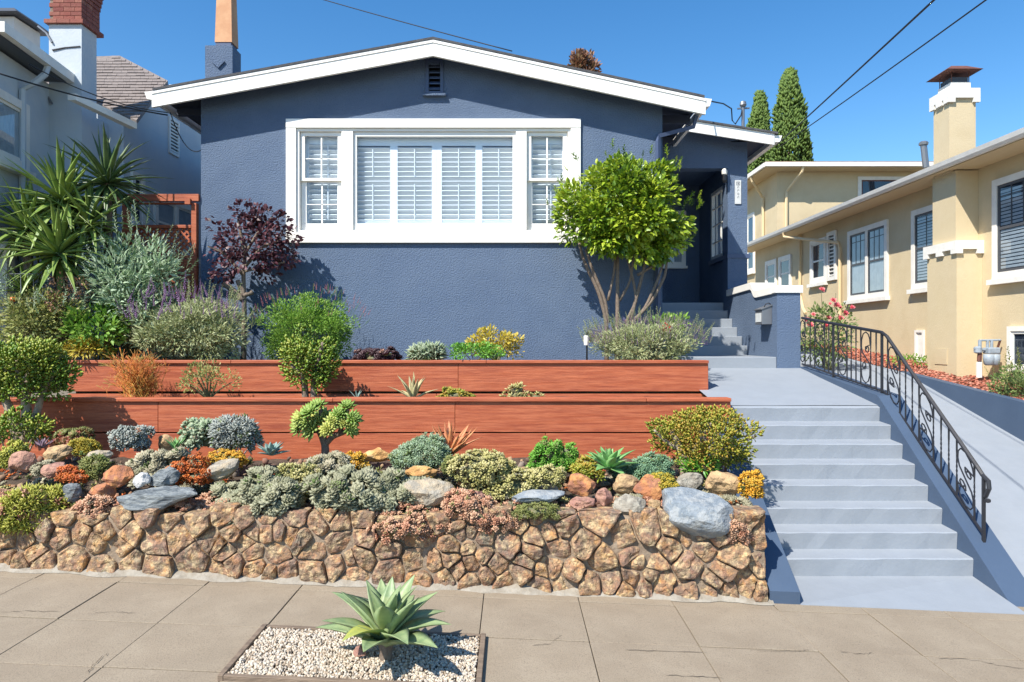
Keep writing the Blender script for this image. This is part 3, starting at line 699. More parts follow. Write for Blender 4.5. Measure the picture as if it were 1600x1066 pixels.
MB().lathe(B.p(pu(1130), pv(274)-.12, .08), [(.03,-.04),(.045,.0),(.045,.09),(.03,.1)], 10).build('lamp_body', M['black'], lp)

# ------------------------------------------------------------------ windows of the neighbours: parts window > sash, pane, curtain, sill
def nwin(parent, fr, u0, u1, v0, v1, trim='offwhite', sash='darksash', tw=.11, cols=1, split=True, curtain='curtain', sill=True, grid=0, depth=.05):
    wn = MB().frame(fr, u0, u1, v0, v1, tw, .002, depth).build('window', M[trim], parent)
    cw = (u1-u0-2*tw+.0)/cols
    for k in range(cols):
        a, b = u0+tw+k*cw+(.05 if k else 0), u0+tw+(k+1)*cw-(.05 if k < cols-1 else 0)
        if k: MB().fbox(fr, a-.1, a, v0+tw, v1-tw, .003, depth-.004).build('mullion', M[trim], wn)
        MB().frame(fr, a, b, v0+tw, v1-tw, .045, .004, .03).build('sash', M[sash], wn)
        if split: MB().fbox(fr, a+.045, b-.045, (v0+v1)/2-.02, (v0+v1)/2+.025, .004, .028).build('meeting_rail', M[sash], wn)
        for gq in range(grid):
            MB().fbox(fr, a+.045+(b-a-.09)*(gq+1)/(grid+1)-.008, a+.045+(b-a-.09)*(gq+1)/(grid+1)+.008, (v0+v1)/2+.026, v1-tw-.046, .006, .024).build('muntin', M[sash], wn)
        if grid: MB().fbox(fr, a+.046, b-.046, v1-tw-.2, v1-tw-.185, .006, .024).build('muntin', M[sash], wn)
        MB().fbox(fr, a+.02, b-.02, v0+tw+.02, v1-tw-.02, .001, .005).build('backing', M['inside'], wn)
        if curtain == 'blind':
            n = int((v1-v0-2*tw-.1)/.06)
            for i in range(n):
                z = v0+tw+.06+i*.06; MB().fbox(fr, a+.05, b-.05, z, z+.042, .006, .009).build('blind_slat', M['curtain'], wn)
        elif curtain:
            nf = 9; V = []; Fc = []
            for i in range(nf*2+1):
                uu = a+.05+(b-a-.1)*i/(nf*2)
                V += [fr.p(uu, v0+tw+.05, .006+.008*(i % 2)), fr.p(uu, v1-tw-.05, .006+.008*(i % 2))]
            for i in range(nf*2): Fc.append((2*i,2*i+2,2*i+3,2*i+1))
            MB().add(V,Fc).build('curtain', M[curtain], wn, fix=False)
        MB().quad(fr, a+.04, b-.04, v0+tw+.04, v1-tw-.04, .020).build('pane', M['dim'], wn)
    if sill: MB().fbox(fr, u0-.05, u1+.05, v0-.09, v0-.002, .002, depth+.06).build('sill', M[trim], wn)
    return wn

# ------------------------------------------------------------------ yellow house (right)
yh = thing('yellow_house', 'pale yellow stucco bungalow with white gutter along the driveway', 'house', (9,12,-.6))
XW = 8.2
Y_ = Fr((XW,0,0), (0,1,0), (0,0,1), (-1,0,0))
MB().box(XW,16,10.3,23,-1.6,3.15).build('wall', M['yellow'], yh)
MB().prism([(XW,10.3,3.152),(16,10.3,3.152),(12.1,10.3,4.6)], (0,.2,0)).build('gable_wall', M['yellow'], yh)
ry = MB()
ry.hexa([(7.6,9.75,3.08),(12.1,9.75,4.75),(12.1,23.4,4.75),(7.6,23.4,3.08),(7.6,9.75,3.14),(12.1,9.75,4.81),(12.1,23.4,4.81),(7.6,23.4,3.14)])
ry.hexa([(12.1,9.75,4.75),(16.6,9.75,3.08),(16.6,23.4,3.08),(12.1,23.4,4.75),(12.1,9.75,4.81),(16.6,9.75,3.14),(16.6,23.4,3.14),(12.1,23.4,4.81)])
ry.build('roof', M['roof'], yh)
MB().hexa([(7.58,9.7,2.94),(12.1,9.7,4.6),(12.1,9.745,4.6),(7.58,9.745,2.94),(7.58,9.7,3.12),(12.1,9.7,4.79),(12.1,9.745,4.79),(7.58,9.745,3.12)]).build('fascia', M['offwhite'], yh)
MB().box(7.64,XW-.002,9.76,23.3,3.02,3.05).build('soffit', M['cream'], yh)
MB().prism([(7.6,9.8,3.13),(7.49,9.8,3.13),(7.51,9.8,3.06),(7.55,9.8,3.02),(7.6,9.8,3.02)], (0,13.5,0)).build('gutter', M['offwhite'], yh)
nwin(yh, Y_, 14.85,16.6, .98,2.65, cols=2, grid=2)
nwin(yh, Y_, 13.0,13.95, 1.05,2.65, grid=1, curtain='blind')
nwin(yh, Y_, 10.5,11.6, 1.04,2.72, grid=2, curtain='blind')
nwin(yh, Y_, 17.75,18.7, 1.55,2.72, sash='offwhite', curtain=None)
sv = MB().frame(Y_, 17.2,17.7, 1.55,2.80, .1, .002, .05).build('louvred_vent', M['offwhite'], yh)
MB().fbox(Y_, 17.29,17.61,1.64,2.71,.001,.006).build('vent_backing', M['black'], sv)
for i in range(11): MB().fbox(Y_, 17.3,17.6,1.67+i*.095,1.70+i*.095,.007,.035).build('slat', M['offwhite'], sv)
nwin(yh, Y_, 20.0,20.9, 1.5,2.55, sash='offwhite', curtain=None); nwin(yh, Y_, 21.1,22.0, 1.5,2.55, sash='offwhite', curtain=None)
# chimney with stepped white caps
cy = MB().box(7.75,XW-.002,11.9,12.74,-1.4,1.62).build('chimney_breast', M['yellow'], yh)
MB().box(7.80,XW-.002,12.0,12.66,1.72,3.0).build('chimney_shaft', M['yellow'], cy)
def stepcap(x0, x1, y0, y1, z0, z1, par, m='offwhite'):
    MB().box(x0,x1,y0,y1,z0,z1).build('cap', M[m], par)
    for (a, b) in ((y0,y0+.14),(y1-.14,y1),((y0+y1)/2-.09,(y0+y1)/2+.09)): MB().box(x0,x0+.05,a+.001,b-.001,z0-.075,z0-.001).build('cap_dentil', M[m], par)
    for (a, b) in ((x0+.052,x0+.13),(x1-.12,x1)): MB().box(a,b,y0,y0+.05,z0-.075,z0-.001).build('cap_dentil', M[m], par)
stepcap(7.70,XW-.003,11.85,12.79,1.60,1.75,cy)
ck = MB().box(7.75,8.22,12.1,12.55,3.0,4.30).build('chimney', M['yellow'], yh)
stepcap(7.70,8.27,12.05,12.60,4.30,4.47,ck)
MB().box(7.80,8.15,12.13,12.50,4.471,4.60).build('chimney_crown', M['offwhite'], ck)
MB().box(7.83,8.12,12.16,12.47,4.601,4.70).build('flue', M['darksash'], ck)
for (a, b) in ((7.82,12.15),(8.13,12.15),(7.82,12.48),(8.13,12.48)): MB().tube([(a,b,4.6),(a,b,4.80)], .008, 4).build('cap_leg', M['rust'], ck)
MB().hexa([(7.66,12.0,4.79),(8.29,12.0,4.79),(8.29,12.64,4.79),(7.66,12.64,4.79),(7.84,12.18,4.91),(8.11,12.18,4.91),(8.11,12.46,4.91),(7.84,12.46,4.91)]).build('metal_cap', M['rust'], ck)
# downspouts, vents
def spout(pts, r=.04, m='cream', par=yh): return MB().tube(pts, r, 6).build('downspout', M[m], par)
spout([(7.56,19.0,3.02),(7.58,19.0,2.9),(8.12,17.0,2.45),(8.14,16.95,2.3),(8.14,16.95,-.2)])
spout([(8.14,19.3,3.0),(8.14,19.3,1.3),(8.06,18.9,.9),(8.0,18.6,.75)])
bv = MB().frame(Y_, 13.55,13.85,-.42,.22,.05,.002,.04).build('basement_vent', M['offwhite'], yh)
MB().fbox(Y_, 13.58,13.82,-.40,.19,.001,.01).build('vent_backing', M['offwhite'], bv)
bw2 = nwin(yh, Y_, 10.6,11.25,-.5,.24, sash='offwhite', tw=.08, split=False, curtain=None, sill=False)
MB().fbox(Fr((7.75,0,0),(0,1,0),(0,0,1),(-1,0,0)), 12.15,12.5,-.42,-.14,.002,.012).build('cleanout_door', M['yellow'], yh)

# rear yellow building
rh = thing('rear_yellow_building', 'two storey pale yellow stucco building behind the yellow bungalow', 'building', (11,24,0))
RW = 9.4
MB().box(RW,19,24.2,32,-1,6.05).build('wall', M['yellow'], rh)
MB().hexa([(8.75,23.55,6.12),(19.5,23.55,6.12),(19.5,32.5,6.12),(8.75,32.5,6.12),(8.75,23.55,6.2),(19.5,23.55,6.2),(17,28,7.0),(11.5,28,7.0)]).build('roof', M['rooftan'], rh)
MB().box(8.8,19.4,23.6,32.4,6.0,6.1).build('soffit', M['cream'], rh)
MB().box(8.72,19.5,23.48,23.58,6.02,6.16).build('gutter', M['offwhite'], rh); MB().box(8.70,8.78,23.6,32.4,6.02,6.16).build('gutter', M['offwhite'], rh)
R1 = Fr((0,24.2,0), (1,0,0), (0,0,1), (0,-1,0)); R2 = Fr((RW,0,0), (0,1,0), (0,0,1), (-1,0,0))
nwin(rh, R1, 12.25,14.6,4.5,5.82, sash='rust', curtain=None, tw=.12, split=False)
nwin(rh, R2, 26.4,28.0,2.7,5.0, sash='offwhite', curtain=None, split=False, cols=2)
spout([(10.05,23.55,6.03),(10.02,23.6,5.85),(9.72,24.14,5.3),(9.7,24.14,5.1),(9.7,24.14,2)], .05, 'cream', rh)
spout([(8.76,25.0,6.0),(8.8,25.0,5.85),(9.32,25.4,5.35),(9.34,25.4,5.2),(9.34,25.4,2)], .05, 'cream', rh)
MB().tube([P(1447,262,22.5),P(1443,226,22.5)], .10, 8).build('vent_pipe', M['greymetal'], rh)
MB().lathe(P(1443,226,22.5), [(.14,-.02),(.15,.05),(.10,.10)], 8).build('vent_cap', M['greymetal'], rh)

# ------------------------------------------------------------------ grey house (left)
lh = thing('grey_house', 'pale grey stucco house with chimney and brown roof left of the blue house', 'house', (-7.5,11,-.3))
ang = -.124
Ud = Vector((ang,1,0)).normalized(); Nd = Vector((Ud.y,-Ud.x,0))
O = Vector((-7.2,9.6,0))
G = Fr(O, Ud, (0,0,1), Nd)
gw = MB()
gw.fbox(G, -.45, 1.9, -.8, 4.08, -4, 0)
gw.build('wall', M['greystucco'], lh)
nwin(lh, G, -.40, .62, 2.52, 3.52, sash='offwhite', tw=.12, split=False, curtain='curtain', cols=1, depth=.06)
MB().fbox(G, -.6, 1.2, 4.1, 4.14, -.3, .3).build('soffit', M['darksash'], lh)
MB().fbox(G, -.6, 1.25, 4.10, 4.24, .29, .40).build('gutter', M['offwhite'], lh)
MB().hexa([G.p(-.6,4.17,.32),G.p(1.25,4.17,.32),G.p(1.25,5.6,-2.6),G.p(-.6,5.6,-2.6),G.p(-.6,4.24,.32),G.p(1.25,4.24,.32),G.p(1.25,5.67,-2.6),G.p(-.6,5.67,-2.6)]).build('roof', M['roofbrown'], lh)
MB().tube([G.p(.55,4.12,.35),G.p(.5,3.96,.33),G.p(.45,3.8,.2),G.p(.45,3.7,.05),G.p(.45,-.3,.05)], .045, 6).build('downspout', M['greystucco'], lh)
ch = MB().box(-7.36,-6.84,10.85,11.24,-.4,5.03).build('chimney', M['greystucco'], lh)
MB().prism([(-6.838,10.9,-.4),(-6.55,10.9,-.4),(-6.57,10.9,1.2),(-6.62,10.9,2.0),(-6.72,10.9,2.6),(-6.838,10.9,2.95)], (0,.3,0)).build('chimney_flare', M['greystucco'], ch)
rb = random.Random(4)
for r_ in range(11):
    z = 5.035+r_*.069; e = .05 if r_ == 0 else (.0 if r_ < 6 else .012*(r_-5))
    for k in range(3):
        a = -7.36-e+(.52+2*e)*k/3+(.0 if r_ % 2 else -.0); b = -7.36-e+(.52+2*e)*(k+1)/3
        off = .06 if r_ % 2 else 0
        MB().box(max(-7.36-e,a+off)+.003,min(-6.84+e,b+(off if k < 2 else 0))-.003,10.85-e,10.98,z+.003,z+.064).build('brick', M['brick'], ch)
    for k in range(2): MB().box(-6.98,-6.84+e,10.985+k*.16,10.985+k*.16+.152+(.05+e if k else 0)*.6,z+.003,z+.064).build('brick', M['brick'], ch)
MB().box(-7.35,-6.85,10.862,11.22,5.03,5.79).build('brick_mortar', M['mortar'], ch)
for z in (4.98,4.0):
    MB().tube([(-7.5,10.8,z),(-7.38,10.82,z-.10),(-7.30,10.83,z-.24)], .018, 5).build('cable_bracket', M['greymetal'], ch)
MB().tube([(-7.3,10.84,4.62),(-7.1,10.845,4.66),(-6.86,10.845,4.68)], .012, 5).build('cable', M['wire'], ch)
MB().box(-9.5,-6.86,11.26,11.59,-.6,3.68).build('link_wall', M['greystucco'], lh)
# rear wing with a brown shingle slope
MB().box(-9.5,-6.6,11.6,16.5,-.6,3.86).build('rear_wall', M['greystucco'], lh)
MB().prism([(-6.602,11.62,3.862),(-6.602,16.4,3.862),(-6.602,16.4,4.9),(-6.602,13.3,5.0)], (-.2,0,0)).build('rear_gable', M['greystucco'], lh)
def rfp(px, py):
    D = 4.24/(.7-(533-py)/F); return P(px, py, D)
pg = [rfp(40,128), rfp(150,160), rfp(213,188), rfp(240,152), rfp(262,126), rfp(187,87), rfp(30,92)]
MB().prism(pg, (0,.02,-.06)).build('rear_roof', M['roofbrown'], lh)
# courses of shingles as thin stepped strips
def cross_x(py):
    L = [(40,128),(150,160),(213,188)]; Rr = [(213,188),(240,152),(262,126),(187,87)]
    xs = []
    pl_ = [(40,128),(150,160),(213,188),(240,152),(262,126),(187,87),(30,92)]
    for (a, b) in zip(pl_, pl_[1:]+pl_[:1]):
        if (a[1]-py)*(b[1]-py) < 0: xs.append(a[0]+(b[0]-a[0])*(py-a[1])/(b[1]-a[1]))
    return (min(xs), max(xs)) if len(xs) >= 2 else None
py = 184
while py > 92:
    r_ = cross_x(py); r2 = cross_x(py-4.6)
    if r_ and r2:
        lo, hi = max(r_[0], r2[0]), min(r_[1], r2[1]); x = lo+rb.uniform(0,9)
        x = lo
        while x < hi-1:
            x2 = min(hi, x+rb.uniform(9,16))
            a, b, c_, d = rfp(x+.15,py), rfp(x2-.15,py), rfp(x2-.15,py-4.7), rfp(x+.15,py-4.7)
            up = Vector((0,-.57,.82)); k = rb.uniform(.014,.026)
            MB().hexa([a,b,c_,d,a+up*k,b+up*k,c_+up*.003,d+up*.003]).build('shingle', M['roofbrown'], lh)
            x = x2
    py -= 4.6
g1 = P(118,146,10.4); g2 = P(214,192,11.05)
MB().prism([g1,g1+Vector((.0,0,-.10)),g1+Vector((-.12,0,-.10)),g1+Vector((-.12,0,0))], g2-g1).build('gutter', M['offwhite'], lh)
H = Fr((-6.6,0,0), (0,1,0), (0,0,1), (1,0,0))
nwin(lh, H, 12.55,14.2,1.7,2.75, sash='offwhite', curtain='curtain', cols=2, tw=.1)
nwin(lh, H, 11.8,12.2,2.0,2.95, sash='offwhite', curtain=None, tw=.08, split=False)
vv = MB().frame(H, 13.1,13.5,3.62,4.32,.05,.002,.03).build('wall_vent', M['offwhite'], lh)
MB().fbox(H, 13.14,13.46,3.66,4.28,.001,.006).build('vent_backing', M['black'], vv)
for i in range(9): MB().fbox(H, 13.15,13.45,3.68+i*.066,3.71+i*.066,.007,.03).build('slat', M['offwhite'], vv)
# metal-capped shaft on the roof
MB().box(-8.6,-7.95,10.9,11.5,4.2,5.18).build('roof_shaft', M['offwhite'], lh)
MB().hexa([(-8.75,10.75,5.2),(-7.8,10.75,5.2),(-7.8,11.65,5.2),(-8.75,11.65,5.2),(-8.6,10.9,5.32),(-7.95,10.9,5.32),(-7.95,11.5,5.32),(-8.6,11.5,5.32)]).build('shaft_cap', M['darksash'], lh)
gl_ = thing('white_globe_lamp', 'white globe lamp on a white post at the left edge', 'lamp', P(8,455,9.6))
MB().lathe(P(8,388,9.6)-Vector((0,0,.09)), [(.03,-.02),(.08,.02),(.1,.09),(.08,.16),(.03,.19)], 12).build('globe', M['offwhite'], gl_, smooth=True)
MB().box(P(0,0,9.6).x-.05,P(15,0,9.6).x,9.55,9.7,-.35,P(0,395,9.6).z).build('post', M['offwhite'], gl_)
# ------------------------------------------------------------------ foliage tools
def nrm(a): return a/np.maximum(np.linalg.norm(a, axis=-1, keepdims=True), 1e-9)
def T_leaf(w=.26, fold=.10, bend=.12):
    V = np.array([(0,0,0),(-w,.42,fold),(0,.45,0),(w,.42,fold),(-w*.55,.78,fold*.6-bend*.4),(w*.55,.78,fold*.6-bend*.4),(0,1,-bend)], dtype=float)
    return V, np.array([(0,2,1),(0,3,2),(1,2,4),(2,3,5),(4,2,6),(2,5,6)]), np.zeros(7)
def T_fat(w=.2, t=.09, lift=.12):
    V = np.array([(0,0,0),(-w,.6,lift*.3),(0,.55,-t),(w,.6,lift*.3),(0,.6,t),(0,1,lift)], dtype=float)
    return V, np.array([(0,2,1),(0,3,2),(0,1,4),(0,4,3),(1,2,5),(2,3,5),(4,1,5),(3,4,5)]), np.array([-.1,0,-.1,0,.05,.18])
def T_blade(w=.05, bend=.25):
    V = []; n = 4
    for i in range(n):
        f = i/n; ww = w*(.7+.6*f-1.1*f*f); V += [(-ww, f, .02-bend*f*f), (0, f, -bend*f*f-.02), (ww, f, .02-bend*f*f)]
    V.append((0,1,-bend)); Fc = []
    for i in range(n-1):
        a = i*3; Fc += [(a,a+1,a+4),(a,a+4,a+3),(a+1,a+2,a+5),(a+1,a+5,a+4)]
    a = (n-1)*3; Fc += [(a,a+1,a+6-3),(a+1,a+2,a+3)]
    return np.array(V, dtype=float), np.array(Fc), np.array([-.05]*len(V))
def combine(parts):
    Vs, Fs, Os, b = [], [], [], 0
    for V, Fc, o in parts: Vs.append(V); Fs.append(Fc+b); Os.append(o); b += len(V)
    return np.concatenate(Vs), np.concatenate(Fs), np.concatenate(Os)
def xf(T, Mx, p, s=1, off=0): return (T[0]*s)@Mx.T+np.array(p), T[1], T[2]+off
def basis(d, nref):
    d = nrm(d); x = np.cross(d, nref); bad = np.linalg.norm(x, axis=1) < 1e-3
    x[bad] = np.cross(d[bad], np.array([1.,.3,.2])); x = nrm(x); z = np.cross(x, d)
    return np.stack([x, d, z], axis=-1)
def one(d, nref): return basis(np.array([d], dtype=float), np.array([nref], dtype=float))[0]
def T_rosette(nl=18, w=.24, up=.25, leaf=None):
    parts = []
    for i in range(nl):
        a = i*2.39996; f = i/(nl-1); el = math.radians(78-70*f**.8)+up*(1-f)
        d = (math.cos(a)*math.cos(el), math.sin(a)*math.cos(el), math.sin(el))
        parts.append(xf(leaf or T_fat(w), one(d, (0,0,1)), (0,0,0), .45+.55*f**.7, .12*(1-f)-.05))
    V, Fc, o = combine(parts); return V, Fc, o
def T_sprig(nl=16, ll=.2, w=.2, spread=.9):
    parts = []
    st = np.array([(.012,0,0),(-.006,0,.01),(-.006,0,-.01),(.006,1,0),(-.004,1,.004),(-.004,1,-.004)])
    parts.append((st, np.array([(0,1,4),(0,4,3),(1,2,5),(1,5,4),(2,0,3),(2,3,5)]), np.full(6,-.2)))
    for i in range(nl):
        f = .15+.85*i/nl; a = i*2.4
        d = (math.cos(a)*spread, .75, math.sin(a)*spread)
        parts.append(xf(T_leaf(w), one(d, (0,1,0)), (0,f,0), ll*(1.1-.5*f), random.uniform(-.1,.1)))
    return combine(parts)
def T_spike(nb=22, r=.05):
    parts = []
    for i in range(nb):
        f = i/nb; a = i*2.4; d = (math.cos(a), .7, math.sin(a))
        parts.append(xf(T_fat(.4,.3), one(d, (0,1,0)), (0,f,0), r*(1.25-.8*f)*2.2, random.uniform(-.2,.2)))
    return combine(parts)
def inst(name, T, pos, Ms, scale, rnd, m, parent):
    V, Fc, o = T; N = len(pos)
    off = np.array(wloc(parent)) if parent is not None else np.zeros(3)
    scale = np.asarray(scale).reshape(N, -1)
    if scale.shape[1] == 1: scale = np.repeat(scale, 3, axis=1)
    W = np.einsum('nij,nvj->nvi', Ms, V[None]*scale[:,None,:]) + np.asarray(pos)[:,None,:] - off
    FF = (Fc[None]+(np.arange(N)*len(V))[:,None,None]).reshape(-1, 3)
    R = np.clip(np.asarray(rnd)[:,None]+o[None], 0, 1).ravel()
    return link(name, npmesh(name, W.reshape(-1,3), FF, R), m, parent)
def dirs(n, zmin=-.3):
    z = RNG.uniform(zmin, 1, n); a = RNG.uniform(0, 2*math.pi, n); r = np.sqrt(1-z*z)
    return np.stack([r*np.cos(a), r*np.sin(a), z], -1)
def cloud(cn, r, clumps, n, zmin=-.5, shell=.55, spread=.3):
    cn, r = np.array(cn), np.array(r)
    K = dirs(clumps, zmin)*(RNG.uniform(shell**2, 1, clumps)**.5)[:,None]*.86
    wts = RNG.uniform(.6, 1.4, clumps); wts /= wts.sum()
    k = RNG.choice(clumps, n, p=wts)
    g = nrm(RNG.normal(size=(n,3)))*(RNG.uniform(.25, 1, n)**.5)[:,None]*spread
    p = K[k]+g
    out = nrm(nrm(g)*.8+nrm(p)*.7)
    return cn+p*r, out, cn+K*r, k
SOIL = {'low': (-2.013,.0755), 'mid': (-.74,0), 'up': (-.315,0)}
def ground(bed, D): a, b = SOIL[bed]; return a+b*D
def box3(b, D): # photo box -> centre and radii in metres
    x0, y0, x1, y1 = b; cn = P((x0+x1)/2, (y0+y1)/2, D); return cn, ((x1-x0)/2*D/F, (x1-x0)/2*D/F*.85, (y1-y0)/2*D/F)
def lowD(pb): a, b = SOIL['low']; return max(6.02, min(7.95, -a/(b+(pb-533)/F)))
def stems(t, base, ends, r0, m, name='stem', wig=.05, r1=None):
    mb = MB()
    for e in ends:
        e = Vector(e); mid = Vector(base).lerp(e, .5)+Vector((random.uniform(-1,1),random.uniform(-1,1),random.uniform(0,1)))*wig
        mb.tube(bez(base, mid, e, 6), [r0+((r1 or r0*.35)-r0)*i/6 for i in range(7)], 5)
    return mb.build(name, m, t)
def bush(name, label, cat, b, D, bed, lm, T, n, size, clumps=26, spread=.32, zmin=-.5, up=.5, stem='stem', ns=14, r0=.014, group=None, ry=None, base=None, shell=.5, flow=None, part='foliage', szvar=.3, trunk=None):
    cn, r = box3(b, D)
    if ry: r = (r[0], ry, r[2])
    gz = ground(bed, D) if bed else cn.z-r[2]
    bs = Vector((cn.x, cn.y, gz)) if base is None else Vector(base)
    t = thing(name, label, cat, bs, group)
    pos, out, K, k = cloud(cn, r, clumps, n, zmin, shell, spread)
    ok = pos[:,2] > gz-.02
    pos, out, k = pos[ok], out[ok], k[ok]; n = len(pos)
    d = nrm(out+np.array([0,0,up])*RNG.uniform(.2,1.2,(n,1))+RNG.normal(size=(n,3))*.3)
    nr = nrm(out*.7+np.array([-.25,-.4,.8])+RNG.normal(size=(n,3))*.45)
    s = size*RNG.uniform(1-szvar, 1+szvar, n)
    kr = RNG.uniform(0,1,clumps)
    rnd = np.clip(.5*RNG.uniform(0,1,n)+.5*kr[k], 0, 1)
    inst(part, T, pos, basis(d, nr), s, rnd, lm, t)
    if stem and ns: stems(t, bs, [Vector(q) for q in K[:ns]], r0, M[stem])
    if flow:
        T2, m2, n2, s2, nm = flow
        dd = dirs(n2, .05); pp = np.array(cn)+dd*np.array(r)*RNG.uniform(.85,1.12,(n2,1))
        fo = inst(nm, T2, pp, basis(nrm(dd*.5+np.array([0,0,.9])+RNG.normal(size=(n2,3))*.25), RNG.normal(size=(n2,3))), s2*RNG.uniform(.6,1.3,n2), RNG.uniform(0,1,n2), m2, t)
        fo['kind'] = 'stuff'
    return t
def lumpy(d, cn): return .9+.30*noise.noise(d*1.9+Vector(cn)*3)+.16*noise.noise(d*4.5+Vector(cn)*5)
def ellipsoid(t, cn, r, m, name='mound', zmin=-.6, s=.8):
    V, Fc = [], []; nu, nv = 18, 8
    for j in range(nv+1):
        ph = -.5*math.pi*.4+(.5*math.pi+.5*math.pi*.4)*j/nv
        for i in range(nu):
            a = 2*math.pi*i/nu; d = Vector((math.cos(a)*math.cos(ph), math.sin(a)*math.cos(ph), math.sin(ph)))
            k = s*lumpy(d, cn); V.append((cn.x+d.x*r[0]*k, cn.y+d.y*r[1]*k, cn.z+d.z*r[2]*k))
    for j in range(nv):
        for i in range(nu): Fc.append((j*nu+i, j*nu+(i+1)%nu, (j+1)*nu+(i+1)%nu, (j+1)*nu+i))
    return MB().add(V, Fc).build(name, m, t, smooth=True, fix=False)
def mat_plant(name, label, cat, b, D, lm, T, n, size, group=None, tilt=.35, depth=.75, core='stem', mix=None):
    """a mound of rosettes or tufts over the soil"""
    x0, y0, x1, y1 = b; cn = P((x0+x1)/2, y1-(y1-y0)*.38, D); r = ((x1-x0)/2*D/F*1.06, (x1-x0)/2*D/F*depth, (y1-y0)*.58*D/F)
    t = thing(name, label, cat, (cn.x, cn.y, cn.z-r[2]*.6), group)
    n = int(n*2.6); rl_ = random.Random(int(x0*7+y0)); lobes = []
    for k in range(5 if r[0] > .16 else 3):      # several overlapping low lobes give an uneven mat
        q = rl_.uniform(.34,.66); lobes.append((Vector((cn.x+r[0]*rl_.uniform(-1.25,1.25)*(1-q), cn.y+r[1]*rl_.uniform(-1,1)*(1-q), cn.z+r[2]*rl_.uniform(-.75,.9)*(1-q))), (r[0]*q*1.15, r[1]*q*1.1, r[2]*q)))
    lobes.append((cn-Vector((0,0,r[2]*.2)), (r[0]*.82, r[1]*.8, r[2]*.5)))
    area = np.array([l[1][0]*l[1][2] for l in lobes]); cnt = (n*1.35*area/area.sum()).astype(int)
    core_v, core_f, PP, DD, LL = [], [], [], [], []
    for (lc, lr), m_ in zip(lobes, cnt):
        d = dirs(m_, -.62); lump = np.array([lumpy(Vector(q), lc) for q in d]); p_ = np.array(lc)+d*np.array(lr)*(lump*RNG.uniform(.9,1.06,m_))[:,None]
        keep = np.ones(m_, bool)
        for (oc, orr) in lobes:
            if oc is not lc: keep &= (((p_-np.array(oc))/np.array(orr))**2).sum(1) > .5
        PP.append(p_[keep]); DD.append(d[keep]); LL.append(lump[keep])
    pos, d, lump = np.concatenate(PP), np.concatenate(DD), np.concatenate(LL); n = len(pos)
    cm = MB()
    for (lc, lr) in lobes:
        V, Fc = [], []; nu, nv = 14, 6
        for j in range(nv+1):
            ph = -.2*math.pi+.7*math.pi*j/nv
            for i in range(nu):
                a = 2*math.pi*i/nu; dd_ = Vector((math.cos(a)*math.cos(ph), math.sin(a)*math.cos(ph), math.sin(ph))); k = .70*lumpy(dd_, lc)
                V.append((lc.x+dd_.x*lr[0]*k, lc.y+dd_.y*lr[1]*k, lc.z+dd_.z*lr[2]*k))
        for j in range(nv):
            for i in range(nu): Fc.append((j*nu+i, j*nu+(i+1)%nu, (j+1)*nu+(i+1)%nu, (j+1)*nu+i))
        cm.add(V, Fc)
    tag(cm.build('root_mat', M[core], t, smooth=True, fix=False), kind='stuff')
    nn = nrm(d/np.array(r)*min(r)+np.array([0,-.2,.55])+RNG.normal(size=(n,3))*tilt)
    x = nrm(np.cross(nn, RNG.normal(size=(n,3)))); y = np.cross(nn, x)
    inst('foliage', T, pos, np.stack([x,y,nn], -1), size*RNG.uniform(.6,1.25,n), RNG.uniform(.1,.9,n)*.7+.3*np.clip((lump-.7)*2.2,0,1), lm, t)
    k_ = RNG.choice(n, max(6, n//7), replace=False); mixm = LM[mix or random.choice(['ghost','olive','eche','dull'])]; s2 = size*RNG.uniform(.4,.9,len(k_))
    fo = inst('interplanted_sprigs', TUFT0, pos[k_]+nn[k_]*size*.25, np.stack([x[k_],y[k_],nn[k_]], -1), s2, RNG.uniform(0,1,len(k_)), mixm, t); fo['kind'] = 'stuff'
    return t
TUFT0 = T_rosette(9, .3, .6)
# leaf-by-leaf plants: every blade is a part of its own
def bladeobj(wd, bend, thick=.0, seg=9, cup=.25, taper=1.6, m=None, belly=.45, name='leaf'):
    V, Fc = [], []
    for i in range(seg+1):
        f = i/seg
        ww = wd*((f/belly)**.6*.45+.55 if f < belly else max(.0, 1-((f-belly)/(1-belly))**taper))
        y = math.sin(f*bend)/bend; z = (1-math.cos(f*bend))/bend
        for j, u in enumerate((-1,-.5,0,.5,1)):
            V.append((u*ww, y, -z+cup*ww*(abs(u)**1.6)))
        V.append((.5*ww, y, -z-thick*(1-f))); V.append((-.5*ww, y, -z-thick*(1-f)))
    for i in range(seg):
        a = i*7; b = a+7
        for j in range(4): Fc.append((a+j,a+j+1,b+j+1,b+j))
        Fc += [(a+4,a+5,b+5,b+4),(a+5,a+6,b+6,b+5),(a+6,a,b,b+6)]
    me = bpy.data.meshes.new(name); me.from_pydata(V, [], Fc); me.materials.append(m)
    me.polygons.foreach_set('use_smooth', [True]*len(me.polygons)); me.update(); return me
def place(me, parent, pos, d, nref, L, wscale=1, name='leaf'):
    o = bpy.data.objects.new(name, me); COL.objects.link(o); o.parent = parent
    Mx = one(tuple(d), tuple(nref)); m4 = Matrix([list(Mx[0])+[0], list(Mx[1])+[0], list(Mx[2])+[0], [0,0,0,1]])
    o.matrix_local = Matrix.Translation(Vector(pos)-wloc(parent)) @ m4 @ Matrix.Diagonal((L*wscale, L, L, 1))
    return o
